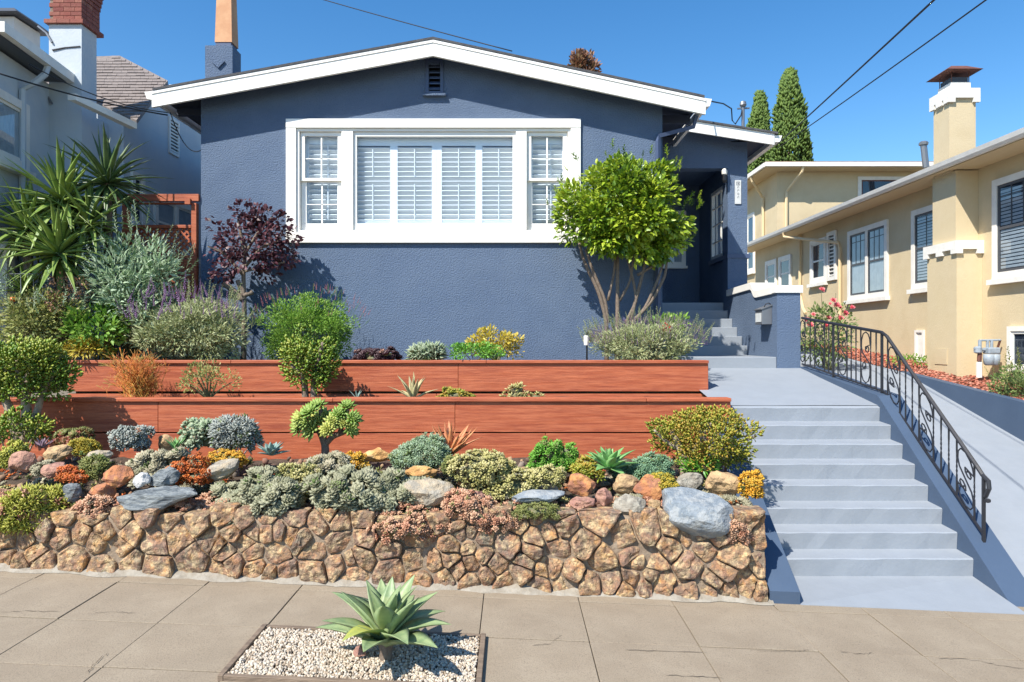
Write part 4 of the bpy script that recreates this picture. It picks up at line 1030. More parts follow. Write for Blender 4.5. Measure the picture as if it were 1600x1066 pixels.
def rosette_plant(t, centre, meshes, n, L, el0, el1, jit=.12, rs=random.Random(3), inner=.6, ws=1):
    for i in range(n):
        f = i/max(1,n-1); a = i*2.39996+rs.uniform(-jit,jit)*2; el = math.radians(el0+(el1-el0)*f)+rs.uniform(-jit,jit)
        d = Vector((math.cos(a)*math.cos(el), math.sin(a)*math.cos(el), math.sin(el)))
        place(rs.choice(meshes), t, Vector(centre)+d*L*.02, d, (0,0,1) if el < 1.45 else (math.cos(a),math.sin(a),0.1), L*(inner+(1-inner)*min(1,f*1.6))*rs.uniform(.88,1.1), ws)
# leaf materials
LM = {}
LM['camellia'] = leafmat('glossy_camellia_leaf', [c(56,83,24), c(94,126,33), c(133,160,42), c(176,189,58), c(117,151,40)], .34, .22, .5)
LM['smoke'] = leafmat('purple_smoke_leaf', [c(40,22,30), c(66,34,44), c(90,52,60), c(118,78,84), c(58,30,40)], .45, .22)
LM['sagegrey'] = leafmat('grey_green_leaf', [c(103,131,92), c(151,176,133), c(189,207,178), c(126,155,108), c(212,223,201)], .6, .32)
LM['green'] = leafmat('fresh_green_leaf', [c(65,103,38), c(103,149,51), c(144,180,74), c(88,126,45), c(169,194,94)], .5, .32)
LM['olive'] = leafmat('olive_leaf', [c(92,103,54), c(137,149,81), c(171,171,103), c(112,124,72), c(201,189,135)], .55, .32)
LM['dull'] = leafmat('dull_green_leaf', [c(72,94,51), c(110,133,72), c(144,158,97), c(94,117,67)], .55, .32)
LM['lav'] = leafmat('lavender_leaf', [c(115,131,88), c(158,169,117), c(185,189,144), c(135,146,103)], .6, .2)
LM['purple'] = leafmat('purple_flower', [c(122,86,136), c(152,114,160), c(176,142,176), c(138,100,148)], .6, .25)
LM['pinkf'] = leafmat('pink_flower', [c(178,112,120), c(200,140,140), c(168,96,110)], .6, .25)
LM['rose'] = leafmat('rose_petal', [c(214,88,104), c(232,124,132), c(240,156,156), c(206,74,92)], .5, .3)
LM['jade'] = leafmat('jade_leaf', [c(66,92,26), c(98,130,38), c(126,152,52), c(164,166,66), c(84,116,34)], .38, .1, .5)
LM['crassula'] = leafmat('golden_crassula_leaf', [c(88,102,32), c(124,136,44), c(160,160,56), c(180,142,58), c(108,126,40)], .4, .1, .5)
LM['bright'] = leafmat('bright_green_succulent', [c(49,97,33), c(85,142,45), c(124,176,65), c(67,117,40)], .4, .1)
LM['aeo'] = leafmat('aeonium_leaf', [c(74,104,36), c(112,146,58), c(156,176,92), c(180,180,90), c(92,126,46)], .4, .1)
LM['eche'] = leafmat('grey_rosette_leaf', [c(90,90,70), c(128,124,98), c(152,146,120), c(172,164,138), c(120,124,102)], .6, .05)
LM['eche2'] = leafmat('blue_grey_rosette_leaf', [c(84,88,68), c(116,118,92), c(140,140,112), c(160,158,130), c(108,120,98)], .6, .05)
LM['pale'] = leafmat('pale_yellow_sedum', [c(120,116,64), c(160,156,92), c(186,178,120), c(204,194,140)], .55, .08)
LM['ghost'] = leafmat('pink_brown_sedum', [c(122,78,60), c(168,116,92), c(192,146,116), c(200,164,134), c(150,96,78)], .55, .05)
LM['orange'] = leafmat('orange_sedum', [c(136,58,30), c(186,88,38), c(208,118,50), c(160,72,42), c(190,140,60)], .5, .08)
LM['gold'] = leafmat('gold_sedum', [c(168,110,26), c(208,150,40), c(222,176,66), c(150,132,44)], .5, .1)
LM['lime'] = leafmat('lime_trailing_leaf', [c(120,128,40), c(164,168,62), c(188,184,86), c(140,148,52)], .5, .15)
LM['silver'] = leafmat('silver_leaf', [c(112,118,112), c(148,154,146), c(172,176,168), c(132,140,132)], .7, .1)
LM['white_green'] = leafmat('white_green_leaf', [c(96,122,86), c(134,154,118), c(166,176,148), c(116,140,104)], .55, .1)
LM['fire'] = leafmat('orange_pencil_stick', [c(186,150,72), c(206,150,64), c(214,128,58), c(196,108,54), c(176,160,84)], .5, .1)
LM['darkp'] = leafmat('dark_purple_rosette', [c(38,22,28), c(60,36,42), c(84,58,60)], .4, .05)
LM['yellowf'] = leafmat('yellow_leaf', [c(176,150,44), c(206,180,66), c(160,150,52), c(220,196,90)], .5, .2)
LM['blueg'] = leafmat('blue_green_leaf', [c(90,126,94), c(122,158,122), c(149,180,146)], .5, .1)
LM['redgreen'] = leafmat('red_green_rosette', [c(108,49,45), c(144,72,58), c(99,108,54), c(135,131,72)], .45, .1)
LM['cypress'] = leafmat('cypress_needle', [c(45,65,29), c(74,99,40), c(103,126,54), c(61,83,33)], .65, .12)
LM['reddish'] = leafmat('reddish_tree_leaf', [c(110,78,62), c(140,100,78), c(120,104,66)], .6, .2)
AG = mat('agave_blade', c(128,148,104), .5, var=[c(100,126,84), c(162,172,120)], vscale=4, amt=.5, objvar=1)
AGG = mat('green_agave_blade', c(110,158,92), .45, var=c(138,178,112), vscale=4, amt=.5, objvar=1)
AGY = mat('yellowed_agave_blade', c(176,176,84), .5, var=c(134,156,84), vscale=4, amt=.6, objvar=1)
AGB = mat('blue_agave_blade', c(120,146,138), .5, var=c(150,170,158), vscale=4, amt=.5)
YU = mat('yucca_blade', c(108,134,60), .4, var=[c(78,106,44), c(150,164,90)], vscale=2, amt=.6, objvar=1)
YUD = mat('dark_yucca_blade', c(66,90,48), .42, var=[c(50,72,40), c(104,122,72)], vscale=2, amt=.6, objvar=1)
ALO = mat('orange_aloe_blade', c(196,128,84), .5, var=[c(170,92,66), c(214,162,108)], vscale=5, amt=.6, objvar=1)
ALP = mat('pale_aloe_blade', c(176,172,128), .5, var=[c(146,154,108), c(196,170,130)], vscale=5, amt=.6, objvar=1)
PUR = mat('purple_agave_blade', c(140,118,128), .5, var=c(110,92,104), vscale=5, amt=.5)

# ------------------------------------------------------------------ gravel bed with the agave in the sidewalk
gx0, gx1 = -1.765, -.225; gy0, gy1 = 4.17, 4.90
ed = thing('gravel_bed_edging', 'weathered timber edging round the white gravel bed in the sidewalk', 'edging', ((gx0+gx1)/2, gy1, -2.1))
def edge(x0, x1, y0, y1, h=.034):
    MB().hexa([(x0,y0,zs(x0)-.05),(x1,y0,zs(x1)-.05),(x1,y1,zs(x1)-.05),(x0,y1,zs(x0)-.05),(x0,y0,zs(x0)+h),(x1,y0,zs(x1)+h),(x1,y1,zs(x1)+h),(x0,y1,zs(x0)+h)]).build('board', M['greywood'], ed, bevel=.004)
edge(gx0,gx1,gy1,gy1+.035,.03); edge(gx0,gx1,gy0,gy0+.035); edge(gx0-.036,gx0-.001,gy0-.0,gy1+.035,.036); edge(gx1+.001,gx1+.036,gy0,gy1+.035,.036)
MB().hexa(slope_box(gx0,gx1,gy0+.036,gy1-.001,.006,.03)).build('gravel_base', M['soil'], ed)
ico_v = []; ph = (1+5**.5)/2
for a, b in ((1,ph),(-1,ph),(1,-ph),(-1,-ph)): ico_v += [(0,a,b),(a,b,0),(b,0,a)]
ico_v = nrm(np.array(ico_v, dtype=float))
ico_f = []
for i in range(12):
    for j in range(i+1,12):
        for k in range(j+1,12):
            if max(np.linalg.norm(ico_v[i]-ico_v[j]), np.linalg.norm(ico_v[j]-ico_v[k]), np.linalg.norm(ico_v[i]-ico_v[k])) < 1.1:
                nn = np.cross(ico_v[j]-ico_v[i], ico_v[k]-ico_v[i]); ico_f.append((i,j,k) if nn@ico_v[i] > 0 else (i,k,j))
PEB = (ico_v*(1+RNG.uniform(-.22,.22,(12,1))), np.array(ico_f), np.zeros(12))
n = 8500
px_ = RNG.uniform(gx0+.01, gx1-.01, n); py_ = RNG.uniform(gy0+.045, gy1-.01, n); lay = RNG.uniform(0,1,n)
pz_ = -2.155-.0434*px_+.012+.016*lay
Q = nrm(RNG.normal(size=(n,3))); x = nrm(np.cross(Q, RNG.normal(size=(n,3)))); Ms = np.stack([x, np.cross(Q,x), Q], -1)
sz = (RNG.uniform(.005,.0125,n)[:,None])*np.stack([RNG.uniform(.8,1.3,n), RNG.uniform(.8,1.2,n), RNG.uniform(.6,1,n)], -1)
gr = inst('white_gravel', PEB, np.stack([px_,py_,pz_],-1), Ms, sz, RNG.uniform(0,1,n), M['pebble'], None)
tag(gr, 'white and beige gravel filling the timber edged bed', 'gravel', kind='stuff')

ZG = zs(-.9)+.03
agv = thing('agave', 'large pale green agave growing in the white gravel bed', 'agave', P(603,1025,4.5))
cA = P(603,1012,4.5); cA.z += .02
mA = [bladeobj(.175,b,.035,12,.35,1.5,AG) for b in (.25,.5,.8,-.2)]
mY = [bladeobj(.15,b,.03,12,.35,1.5,AGY) for b in (.6,1.0)]
ra = random.Random(12)
spec = []
for i in range(25):
    f = i/24; a = i*2.39996+.6; el = 85-62*f+ra.uniform(-6,6); spec.append((a, math.radians(el), .33+.17*min(1,f*1.5)+ra.uniform(-.03,.03), f))
for (a, el, L, f) in spec:
    d = Vector((math.cos(a)*math.cos(el), math.sin(a)*math.cos(el), math.sin(el)))
    me = ra.choice(mA[:2] if f < .5 else mA[1:3]) if ra.random() > .17 or f < .5 else ra.choice(mY)
    place(me, agv, cA+d*.015+Vector((0,0,.05*(1-f))), d, (0,0,1) if el < 1.3 else (-math.cos(a),-math.sin(a),.2), L, 1.0)
MB().tube([cA-Vector((0,0,.11)), cA-Vector((0,0,.03)), cA+Vector((0,0,.04))], [.042,.045,.05], 9).build('stem', M['bark'], agv)

# ------------------------------------------------------------------ rocks
def rock(label, px, py, w, h, m, seed, D=None, depth=.75, tilt=0, cuts=10, name='rock', sub=3, rough=.13):
    import bmesh
    D = D or lowD(py+h/2-4); cn = P(px, py, D); r = Vector((w/2*D/F, depth*.5*(w+h)/2*D/F, h/2*D/F))
    rr = random.Random(seed); bm = bmesh.new(); bmesh.ops.create_icosphere(bm, subdivisions=sub, radius=1)
    pl = [(Vector((rr.gauss(0,1),rr.gauss(0,1)-.3,rr.gauss(0,.8))).normalized(), rr.uniform(.55,.86)) for _ in range(cuts)]
    for v in bm.verts:
        q = v.co.copy()
        for nn, dd in pl:
            e = q.dot(nn)-dd
            if e > 0: q -= nn*e*.92
        q *= 1+rough*noise.noise(q*2.2+Vector((seed,0,0)))*1.6+rough*.5*noise.noise(q*6+Vector((seed,3,0)))
        v.co = q
    mx = [max(abs(v.co[k]) for v in bm.verts) for k in range(3)]
    for v in bm.verts: v.co = Vector((v.co.x/mx[0]*r.x, v.co.y/mx[1]*r.y, v.co.z/mx[2]*r.z))
    bmesh.ops.rotate(bm, verts=bm.verts, matrix=Matrix.Rotation(math.radians(tilt), 3, 'Y'))
    me = bpy.data.meshes.new(name); bm.to_mesh(me); bm.free()
    o = link(name, me, M[m]); o.location = cn
    return tag(o, label, 'rock', 'rocks laid along the rockery')
rock('large blue grey boulder at the right end of the stone wall', 1095, 800, 138, 76, 'r_blue', 5, D=6.0, depth=.8, tilt=10, cuts=9, name='boulder', sub=4, rough=.06)
rock('tan boulder under the golden crassula by the steps', 1136, 757, 66, 46, 'r_tan', 8, D=6.35)
rock('flat dark grey rock behind the large blue grey boulder', 1076, 752, 54, 28, 'r_grey', 9, D=6.5)
rock('red brown striped rock left of the large blue boulder', 1018, 762, 60, 44, 'r_rust', 11, D=6.25)
rock('greyish tan rock right of the orange rock', 978, 757, 46, 32, 'r_tan', 13, D=6.3)
rock('orange rock below the yellow tipped aeonium', 908, 757, 46, 38, 'r_rust', 14, D=6.25)
rock('small red rock between the orange and grey rocks', 945, 778, 30, 32, 'r_pink', 15, D=6.1)
rock('flat brown rock below the orange rock', 911, 786, 42, 22, 'r_pink', 16, D=6.05)
rock('grey green rock with a white face left of the blue boulder', 985, 795, 64, 46, 'r_grey', 17, D=6.03)
rock('small tan stone touching the left of the blue boulder', 1022, 788, 22, 20, 'r_tan', 18, D=6.02)
rock('long pale blue slate lying below the pale sedum', 845, 776, 92, 26, 'r_blue', 19, D=6.1, tilt=-4)
rock('grey rock behind the long pale slate', 846, 759, 62, 22, 'r_grey', 20, D=6.3)
rock('pale lichened boulder at the middle of the rockery', 667, 766, 84, 50, 'r_pale', 22, D=6.1, cuts=9)
rock('flat ochre rock above the pale lichened boulder', 655, 738, 60, 22, 'r_yel', 23, D=6.5)
rock('tan rock beside the pale sedum mound', 725, 745, 34, 30, 'r_tan', 24, D=6.4)
rock('ochre rock right of the green aeonium tree', 588, 711, 52, 26, 'r_yel', 25, D=7.4)
rock('long flat slate slab overhanging the stone wall', 247, 779, 132, 46, 'r_slate', 26, D=6.02, tilt=-3, cuts=10, name='slate_slab', sub=4)
rock('small slate block lying on the long slate slab', 256, 746, 54, 30, 'r_slate', 27, D=6.15, tilt=-14)
rock('white stone standing on the slate slab', 222, 751, 24, 28, 'r_white', 28, D=6.08, tilt=28)
rock('orange and purple rock left of the white stone', 185, 746, 52, 38, 'r_rust', 29, D=6.15)
rock('long diagonal grey rock below the gold sedum', 340, 735, 78, 34, 'r_pale', 30, D=6.5, tilt=-22)
rock('flat pink rock in the left rockery', 88, 735, 46, 24, 'r_pink', 31, D=6.5, tilt=-10)
rock('tan wedge rock behind the flat pink rock', 88, 709, 46, 28, 'r_tan', 32, D=7.0, tilt=-12)
rock('brown pointed rock at the far left of the rockery', 35, 722, 42, 36, 'r_pink', 33, D=6.6)
rock('white and orange rock left of the grey rosettes', 150, 717, 52, 26, 'r_pale', 34, D=6.8, tilt=-14)
rock('rounded tan rock behind the small green aloe', 262, 694, 42, 32, 'r_tan', 35, D=7.5)
rock('dark grey stone beside the lime trailing plant', 112, 770, 32, 32, 'r_slate', 36, D=6.1)
rock('brown stone under the pink brown sedum by the slate', 160, 770, 44, 30, 'r_rust', 37, D=6.1)
rock('small brown stone beside the agave stem in the gravel', 563, 1019, 22, 20, 'r_pink', 38, D=4.5)
rock('dark stone under the pink sedum at the middle', 745, 778, 32, 26, 'r_pink', 39, D=6.05)
# ------------------------------------------------------------------ rockery plants
ROS = T_rosette(22, .40, .12, T_fat(.36,.10,.22)); ROS2 = T_rosette(16, .36, .25); TUFT = T_rosette(11, .34, .55); NEED = T_rosette(12, .14, .5)
LEAF = T_leaf(); FAT = T_fat(); FATW = T_fat(.3, .1); NARROW = T_leaf(.13,.04,.15); SPRIG = T_sprig(); SPRIGN = T_sprig(18,.16,.13,.7); SPIKE = T_spike()
G1 = 'grey rosette mats on the rockery'
mp = mat_plant
mp('echeveria_mat', 'wide mat of grey green rosettes above the wall, right of the slate slab', 'succulent', (328,722,462,824), 6.2, LM['eche2'], ROS, 120, .082, G1, tilt=.22)
mp('echeveria_mat', 'mat of grey green rosettes left of the pale lichened boulder', 'succulent', (492,724,655,798), 6.2, LM['eche2'], ROS, 120, .082, G1, tilt=.22)
mp('echeveria_mat', 'strip of beige rosettes below the silver leafed succulent at left', 'succulent', (192,698,288,758), 6.7, LM['eche'], ROS, 80, .072, G1, tilt=.22)
mp('echeveria_mat', 'small clump of beige rosettes below the aeonium tree', 'succulent', (488,708,545,742), 6.7, LM['eche'], ROS, 44, .066, G1, tilt=.22)
mp('pale_sedum', 'pale yellow sedum clump between the grey rosette mats', 'succulent', (438,708,496,768), 6.35, LM['pale'], TUFT, 110, .045)
mp('pale_sedum', 'big pale yellow sedum mound right of the orange aloe', 'succulent', (718,698,868,776), 6.5, LM['pale'], TUFT, 420, .046)
mp('orange_sedum', 'orange red sedum spilling over the slate block', 'succulent', (262,710,325,758), 6.4, LM['orange'], TUFT, 130, .036)
mp('orange_sedum', 'orange sedum beside the flat pink rock', 'succulent', (92,725,138,752), 6.4, LM['orange'], TUFT, 70, .034)
mp('gold_sedum', 'rounded gold sedum in front of the silver plant', 'succulent', (322,695,388,728), 6.9, LM['gold'], TUFT, 130, .036)
mp('gold_sedum', 'bright yellow sedum beside the ochre rock', 'succulent', (532,706,572,736), 6.8, LM['gold'], TUFT, 70, .036)
mp('ghost_sedum', 'pink brown sedum hanging left of the slate slab', 'succulent', (120,752,192,822), 6.05, LM['ghost'], ROS2, 130, .045)
mp('ghost_sedum', 'pink brown sedum hanging over the wall below the lichened boulder', 'succulent', (558,772,698,842), 6.0, LM['ghost'], ROS2, 210, .045)
mp('ghost_sedum', 'pink brown sedum climbing right of the lichened boulder', 'succulent', (690,742,790,812), 6.05, LM['ghost'], ROS2, 150, .044)
mp('ghost_sedum', 'dark pink sedum hanging over the wall below the long pale slate', 'succulent', (732,788,812,832), 5.97, LM['ghost'], ROS2, 90, .042)
mp('ghost_sedum', 'mauve rosettes under the right end of the blue boulder', 'succulent', (1128,808,1176,850), 5.93, LM['ghost'], ROS2, 60, .045)
mp('brown_sedum', 'low brown green sedum on the wall below the pale sedum', 'succulent', (800,780,888,808), 6.0, LM['olive'], NEED, 130, .035)
mp('yellow_sedum', 'yellow sedum flowers above the blue boulder', 'succulent', (1022,738,1062,768), 6.2, LM['yellowf'], TUFT, 60, .036)
mp('orange_yellow_sedum', 'orange and yellow sedum at the stair side of the rockery', 'succulent', (1160,728,1192,782), 6.2, LM['gold'], TUFT, 60, .04)
mp('yellow_succulent', 'yellow green succulent clump under the jade tree at the left edge', 'succulent', (-6,686,42,730), 6.9, LM['lime'], TUFT, 110, .042)
mp('gold_tuft', 'golden tuft behind the white and orange rock', 'succulent', (116,684,158,712), 7.2, LM['yellowf'], NEED, 80, .05)
mp('beige_rosettes', 'small beige rosettes between the pink and brown rocks', 'succulent', (48,720,78,742), 6.6, LM['eche'], ROS, 26, .042)
mp('lime_trailer', 'lime green trailing plant spilling over the wall at far left', 'trailing plant', (0,742,104,832), 6.02, LM['lime'], T_rosette(12,.10,.7), 330, .075, tilt=.8)
mp('green_aeonium_dome', 'dense bright green aeonium left of the yellow tipped one', 'succulent', (832,680,906,744), 7.0, LM['bright'], T_rosette(22,.2,.5), 90, .06)
mp('yellow_tipped_aeonium', 'yellow tipped green rosettes left of the green agave', 'succulent', (892,712,936,748), 6.7, LM['crassula'], T_rosette(18,.16,.7), 26, .075)
mp('blue_ground_cover', 'blue green ground cover right of the green agave', 'ground cover', (966,706,1050,748), 6.8, LM['blueg'], NEED, 330, .048)
mp('twiggy_succulent', 'brown twiggy succulent in the left rockery', 'succulent', (124,700,172,752), 6.6, LM['olive'], NEED, 110, .05, tilt=.8)
mp('red_aeonium', 'dark red and green rosettes before the planter at left', 'succulent', (94,664,142,706), 7.4, LM['redgreen'], ROS, 60, .06)
mp('silver_succulent', 'silvery white leafed succulent before the lower planter at left', 'succulent', (172,664,232,706), 7.3, LM['silver'], TUFT, 130, .045)
mp('cotyledon', 'pale green chunky leafed succulent beside the silver plant', 'succulent', (292,652,352,704), 7.3, LM['white_green'], T_rosette(9,.42,.8), 80, .068)
mp('dusty_miller', 'silver grey feathery plant before the lower planter', 'plant', (340,644,412,708), 7.2, LM['silver'], T_rosette(12,.13,.8), 150, .075, tilt=.6)
mp('grey_green_subshrub', 'low grey green bush left of the orange aloe', 'shrub', (606,676,692,738), 6.9, LM['sagegrey'], NEED, 330, .05, tilt=.6)
mp('grey_tuft', 'small grey tuft below the orange aloe', 'succulent', (690,708,732,742), 6.7, LM['olive'], NEED, 90, .045, tilt=.6)
# small rubble and litter between the rocks, and tiny rosettes dotted over the rockery
n = 900; xx = RNG.uniform(-6.2,2.15,n); yy = 6.05+RNG.uniform(0,1,n)**1.4*1.95
Q = nrm(RNG.normal(size=(n,3))); x = nrm(np.cross(Q, RNG.normal(size=(n,3))))
rb_ = inst('rockery_rubble', PEB, np.stack([xx,yy,-2.013+.0755*yy+.02+RNG.uniform(-.01,.03,n)],-1), np.stack([x,np.cross(Q,x),Q],-1), RNG.uniform(.012,.05,n)[:,None]*np.stack([RNG.uniform(.8,1.5,n),RNG.uniform(.8,1.2,n),RNG.uniform(.5,1,n)],-1), RNG.uniform(0,1,n), leafmat('rubble', [c(110,90,74), c(150,116,88), c(128,120,112), c(168,138,104), c(136,100,84), c(90,78,68)], .9, 0), None)
tag(rb_, 'small broken stones scattered over the rockery soil', 'rubble', kind='stuff')
for nm, lb, mm, cnt, sz_, TT_, lo, hi in (('tiny_grey_rosettes', 'tiny grey rosettes dotted between the rockery stones', 'eche', 1000, .055, ROS, 6.0, 7.0), ('tiny_brown_sedum', 'tiny brown sedum sprigs creeping along the wall top', 'ghost', 1700, .044, ROS2, 5.97, 6.4),
        ('tiny_green_sprigs', 'tiny green sprigs dotted over the rockery', 'olive', 700, .05, NEED, 6.1, 7.9), ('tiny_orange_sedum', 'tiny orange sedum creeping between the rocks', 'orange', 260, .034, TUFT, 6.0, 7.2), ('tiny_pale_sedum', 'tiny pale sedum creeping between the rocks', 'pale', 420, .04, TUFT, 6.0, 7.4)):
    k_ = np.stack([RNG.uniform(-6.0,2.05,30), RNG.uniform(lo,hi,30)],-1); w_ = RNG.choice(30,cnt); xx = np.clip(k_[w_,0]+RNG.normal(0,.13,cnt),-6.3,2.1); yy = np.clip(k_[w_,1]+RNG.normal(0,.12,cnt),5.97,8.0)
    dist = np.hypot(xx-k_[w_,0], yy-k_[w_,1]); zz = -2.013+.0755*yy+.03+np.clip(.09-dist*.5,0,.09)+RNG.uniform(0,.03,cnt)-np.clip(6.04-yy,0,.1)*1.2
    nn = nrm(np.stack([RNG.normal(0,.35,cnt),RNG.normal(-.5,.35,cnt),np.ones(cnt)],-1)); x = nrm(np.cross(nn, RNG.normal(size=(cnt,3))))
    tag(inst(nm, TT_, np.stack([xx,yy,zz],-1), np.stack([x,np.cross(nn,x),nn],-1), sz_*RNG.uniform(.5,1.25,cnt), RNG.uniform(.1,.9,cnt), LM[mm], None), lb, 'ground cover', kind='stuff')
# single rosettes built leaf by leaf
def leafy(name, label, cat, px, py, D, mats, n, Lpx, el0, el1, wd, bend, taper=1.5, rs=3, inner=.6, thick=.05, cup=.35, grp=None):
    cn = P(px, py, D); t = thing(name, label, cat, cn, grp)
    ms = [bladeobj(wd, b, thick, 8, cup, taper, m) for b in bend for m in mats]
    rosette_plant(t, cn, ms, n, Lpx*D/F, el0, el1, .12, random.Random(rs), inner); return t
leafy('green_agave', 'green agave with pointed leaves on the rockery, left of the golden crassula', 'agave', 952, 732, 6.6, [AGG], 24, 48, 85, 8, .17, (.2,.4))
leafy('blue_agave', 'small blue grey agave in front of the lower planter', 'agave', 424, 711, 7.0, [AGB], 22, 27, 85, 15, .2, (.1,))
leafy('orange_aloe', 'orange aloe with upright spiky leaves before the lower planter', 'aloe', 702, 712, 7.2, [ALO], 34, 62, 88, 22, .065, (.1,-.2,.3), 1.2, 5, .7)
leafy('pale_aloe', 'pale spiky aloe rising behind the lower planter', 'aloe', 645, 624, 8.55, [ALP], 15, 46, 88, 30, .08, (.1,-.3,.3), 1.2, 6, .8)
leafy('purple_agave', 'tiny purple agave under the jade tree', 'agave', 66, 700, 7.2, [PUR], 12, 22, 85, 20, .12, (.1,), 1.2, 4)
leafy('small_aloe', 'small green aloe between the tan rock and gold sedum', 'aloe', 274, 702, 7.0, [AGG], 12, 27, 85, 35, .11, (.1,.3), 1.2, 8)
leafy('spiky_sprout', 'small grey spiky sprout behind the lower planter', 'succulent', 558, 624, 8.5, [AGB], 6, 18, 85, 50, .1, (.1,), 1.2, 9)
mp('yellow_green_sprout', 'low yellow green succulent behind the lower planter near the middle', 'succulent', (688,604,748,630), 8.5, LM['crassula'], TUFT, 60, .045)
mp('cream_sprout', 'small cream tipped succulent behind the lower planter, right of the aloe', 'succulent', (792,600,846,632), 8.5, LM['pale'], T_rosette(12,.18,.8), 22, .075)
# tree-like succulents
def twig_tree(t, paths, m, D, name='trunk'):
    mb = MB()
    for pts, r0, r1 in paths:
        k = len(pts); P3 = [P(a, b, D+(q[0] if q else 0)) for (a, b, *q) in pts]
        S = []
        for i in range(k-1):
            for s in range(4): S.append(P3[i].lerp(P3[i+1], s/4))
        S.append(P3[-1])
        S = [S[0]]+[(S[i-1]+S[i]*2+S[i+1])/4 for i in range(1,len(S)-1)]+[S[-1]]
        rr = [(r0+(r1-r0)*i/(len(S)-1))*D/F for i in range(len(S))]; mb.tube(S, rr, 7)
    return mb.build(name, m, t, smooth=True)
t = bush('jade_tree', 'big jade plant with thick grey trunks before the lower planter at left', 'succulent tree', (-45,522,122,634), 7.75, 'low', LM['jade'], FATW, 3800, .06, 60, .24, -.9, .5, None, 0, ry=.42)
twig_tree(t, [([(42,690),(42,650),(40,610),(50,570)],10,4),([(30,690),(20,650),(2,610),(-10,570)],9,4),([(46,680),(58,645),(66,615),(85,580)],7,3),([(42,640),(30,600),(25,560)],5,3)], M['palebark'], 7.75)
bush('jade_plant', 'low jade plant at the foot of the big jade tree', 'succulent', (-30,640,70,700), 7.4, 'low', LM['jade'], FATW, 1000, .055, 22, .34, -.6, .5, 'palebark', 8)
t = bush('golden_crassula', 'golden green crassula tree at the right end of the lower planter', 'succulent tree', (1010,634,1190,738), 6.95, 'low', LM['crassula'], FATW, 4800, .042, 64, .24, -.8, .6, None, 0, ry=.42)
twig_tree(t, [([(1072,752),(1070,725),(1062,700),(1050,672)],9,4),([(1118,748),(1116,720),(1128,690),(1150,670)],8,4),([(1074,730),(1090,695),(1110,660)],5,3),([(1066,705),(1040,690),(1022,672)],4,2),([(1120,715),(1100,685),(1085,655)],4,2),([(1130,695),(1160,690),(1180,682)],4,2)], M['palebark'], 6.95)
bush('green_undergrowth', 'green leafy undergrowth between the trunks of the golden crassula', 'plant', (1072,712,1118,752), 6.75, 'low', LM['bright'], NARROW, 260, .075, 9, .5, -.5, .9, None, 0)
t = thing('aeonium_tree', 'branching green aeonium with large rosettes before the lower planter', 'succulent tree', P(508,716,7.5))
AE = T_rosette(34, .2, .1)
twig_tree(t, [([(508,720),(508,695),(500,675),(482,662)],7,4),([(508,695),(520,682),(540,675),(555,660)],5,3),([(506,690),(505,665),(500,640)],5,3),([(482,670),(470,655)],4,3),([(530,678),(540,650),(545,635)],4,3)], M['bark'], 7.5)
pp, nn = [], []
for (x, y, dx, dy) in ((470,655,-.5,.2),(468,668,-.6,-.1),(485,645,-.2,.5),(497,635,0,.8),(505,652,.1,.3),(486,672,-.3,-.2),(520,660,.2,.1),(543,636,.2,.8),(552,655,.5,.2),(548,672,.5,-.2),(530,648,.1,.3),(512,672,.0,-.1),(537,662,.2,.1),(495,660,-.1,.1),(478,660,-.4,.1)):
    pp.append(P(x,y,7.5+random.uniform(-.15,.05))); nn.append((dx,-.65,dy+.3))
nn = nrm(np.array(nn)); x = nrm(np.cross(nn, np.array([[.3,.9,.2]]*len(nn)))); y = np.cross(nn, x)
inst('rosettes', AE, np.array(pp), np.stack([x,y,nn],-1), RNG.uniform(.105,.15,len(pp)), RNG.uniform(.2,.7,len(pp)), LM['aeo'], t)
# middle bed
t = thing('firestick_plant', 'orange pencil stemmed firestick plant behind the lower planter', 'succulent', P(215,624,8.6))
def T_fork(rs):
    parts = []
    def seg(p, d, L, r, dep):
        p = np.array(p); d = np.array(d)/np.linalg.norm(d); q = p+d*L
        x = np.cross(d, (.3,.2,.9)); x /= np.linalg.norm(x); y = np.cross(d, x)
        V = np.array([p+x*r, p-x*r*.5+y*r*.87, p-x*r*.5-y*r*.87, q+x*r*.8, q-x*r*.4+y*r*.7, q-x*r*.4-y*r*.7])
        parts.append((V, np.array([(0,1,4),(0,4,3),(1,2,5),(1,5,4),(2,0,3),(2,3,5),(3,4,5)]), np.full(6, .18*(3-dep)-.3)))
        if dep:
            for k in range(rs.choice((2,2,3))): seg(q, d+np.array([rs.gauss(0,.32) for _ in range(3)])+np.array([0,.15,0]), L*rs.uniform(.6,.9), r*.8, dep-1)
    seg((0,0,0),(0,1,0),.32,.0105,3); return combine(parts)
fk = T_fork(random.Random(2)); n = 230
d = nrm(np.stack([RNG.normal(0,.42,n), RNG.normal(0,.35,n), RNG.uniform(.7,1.1,n)],-1))
ps_ = np.array(P(217,622,8.6))+np.stack([RNG.normal(0,.10,n), RNG.normal(0,.08,n), RNG.uniform(-.12,.25,n)],-1)
inst('stems', fk, ps_, basis(d, RNG.normal(size=(n,3))), RNG.uniform(.30,.47,n), RNG.uniform(.2,.9,n), LM['fire'], t)
bush('small_green_shrub', 'small pale green shrub right of the orange firestick plant', 'shrub', (284,560,368,626), 8.55, 'mid', LM['olive'], LEAF, 900, .035, 22, .4, -.4, .7, 'stem', 12)
t = bush('jade_bush', 'upright green jade bush between the two timber planters', 'succulent', (434,514,530,622), 8.55, 'mid', LM['jade'], FATW, 2100, .058, 34, .3, -.85, .6, None, 0, ry=.34)
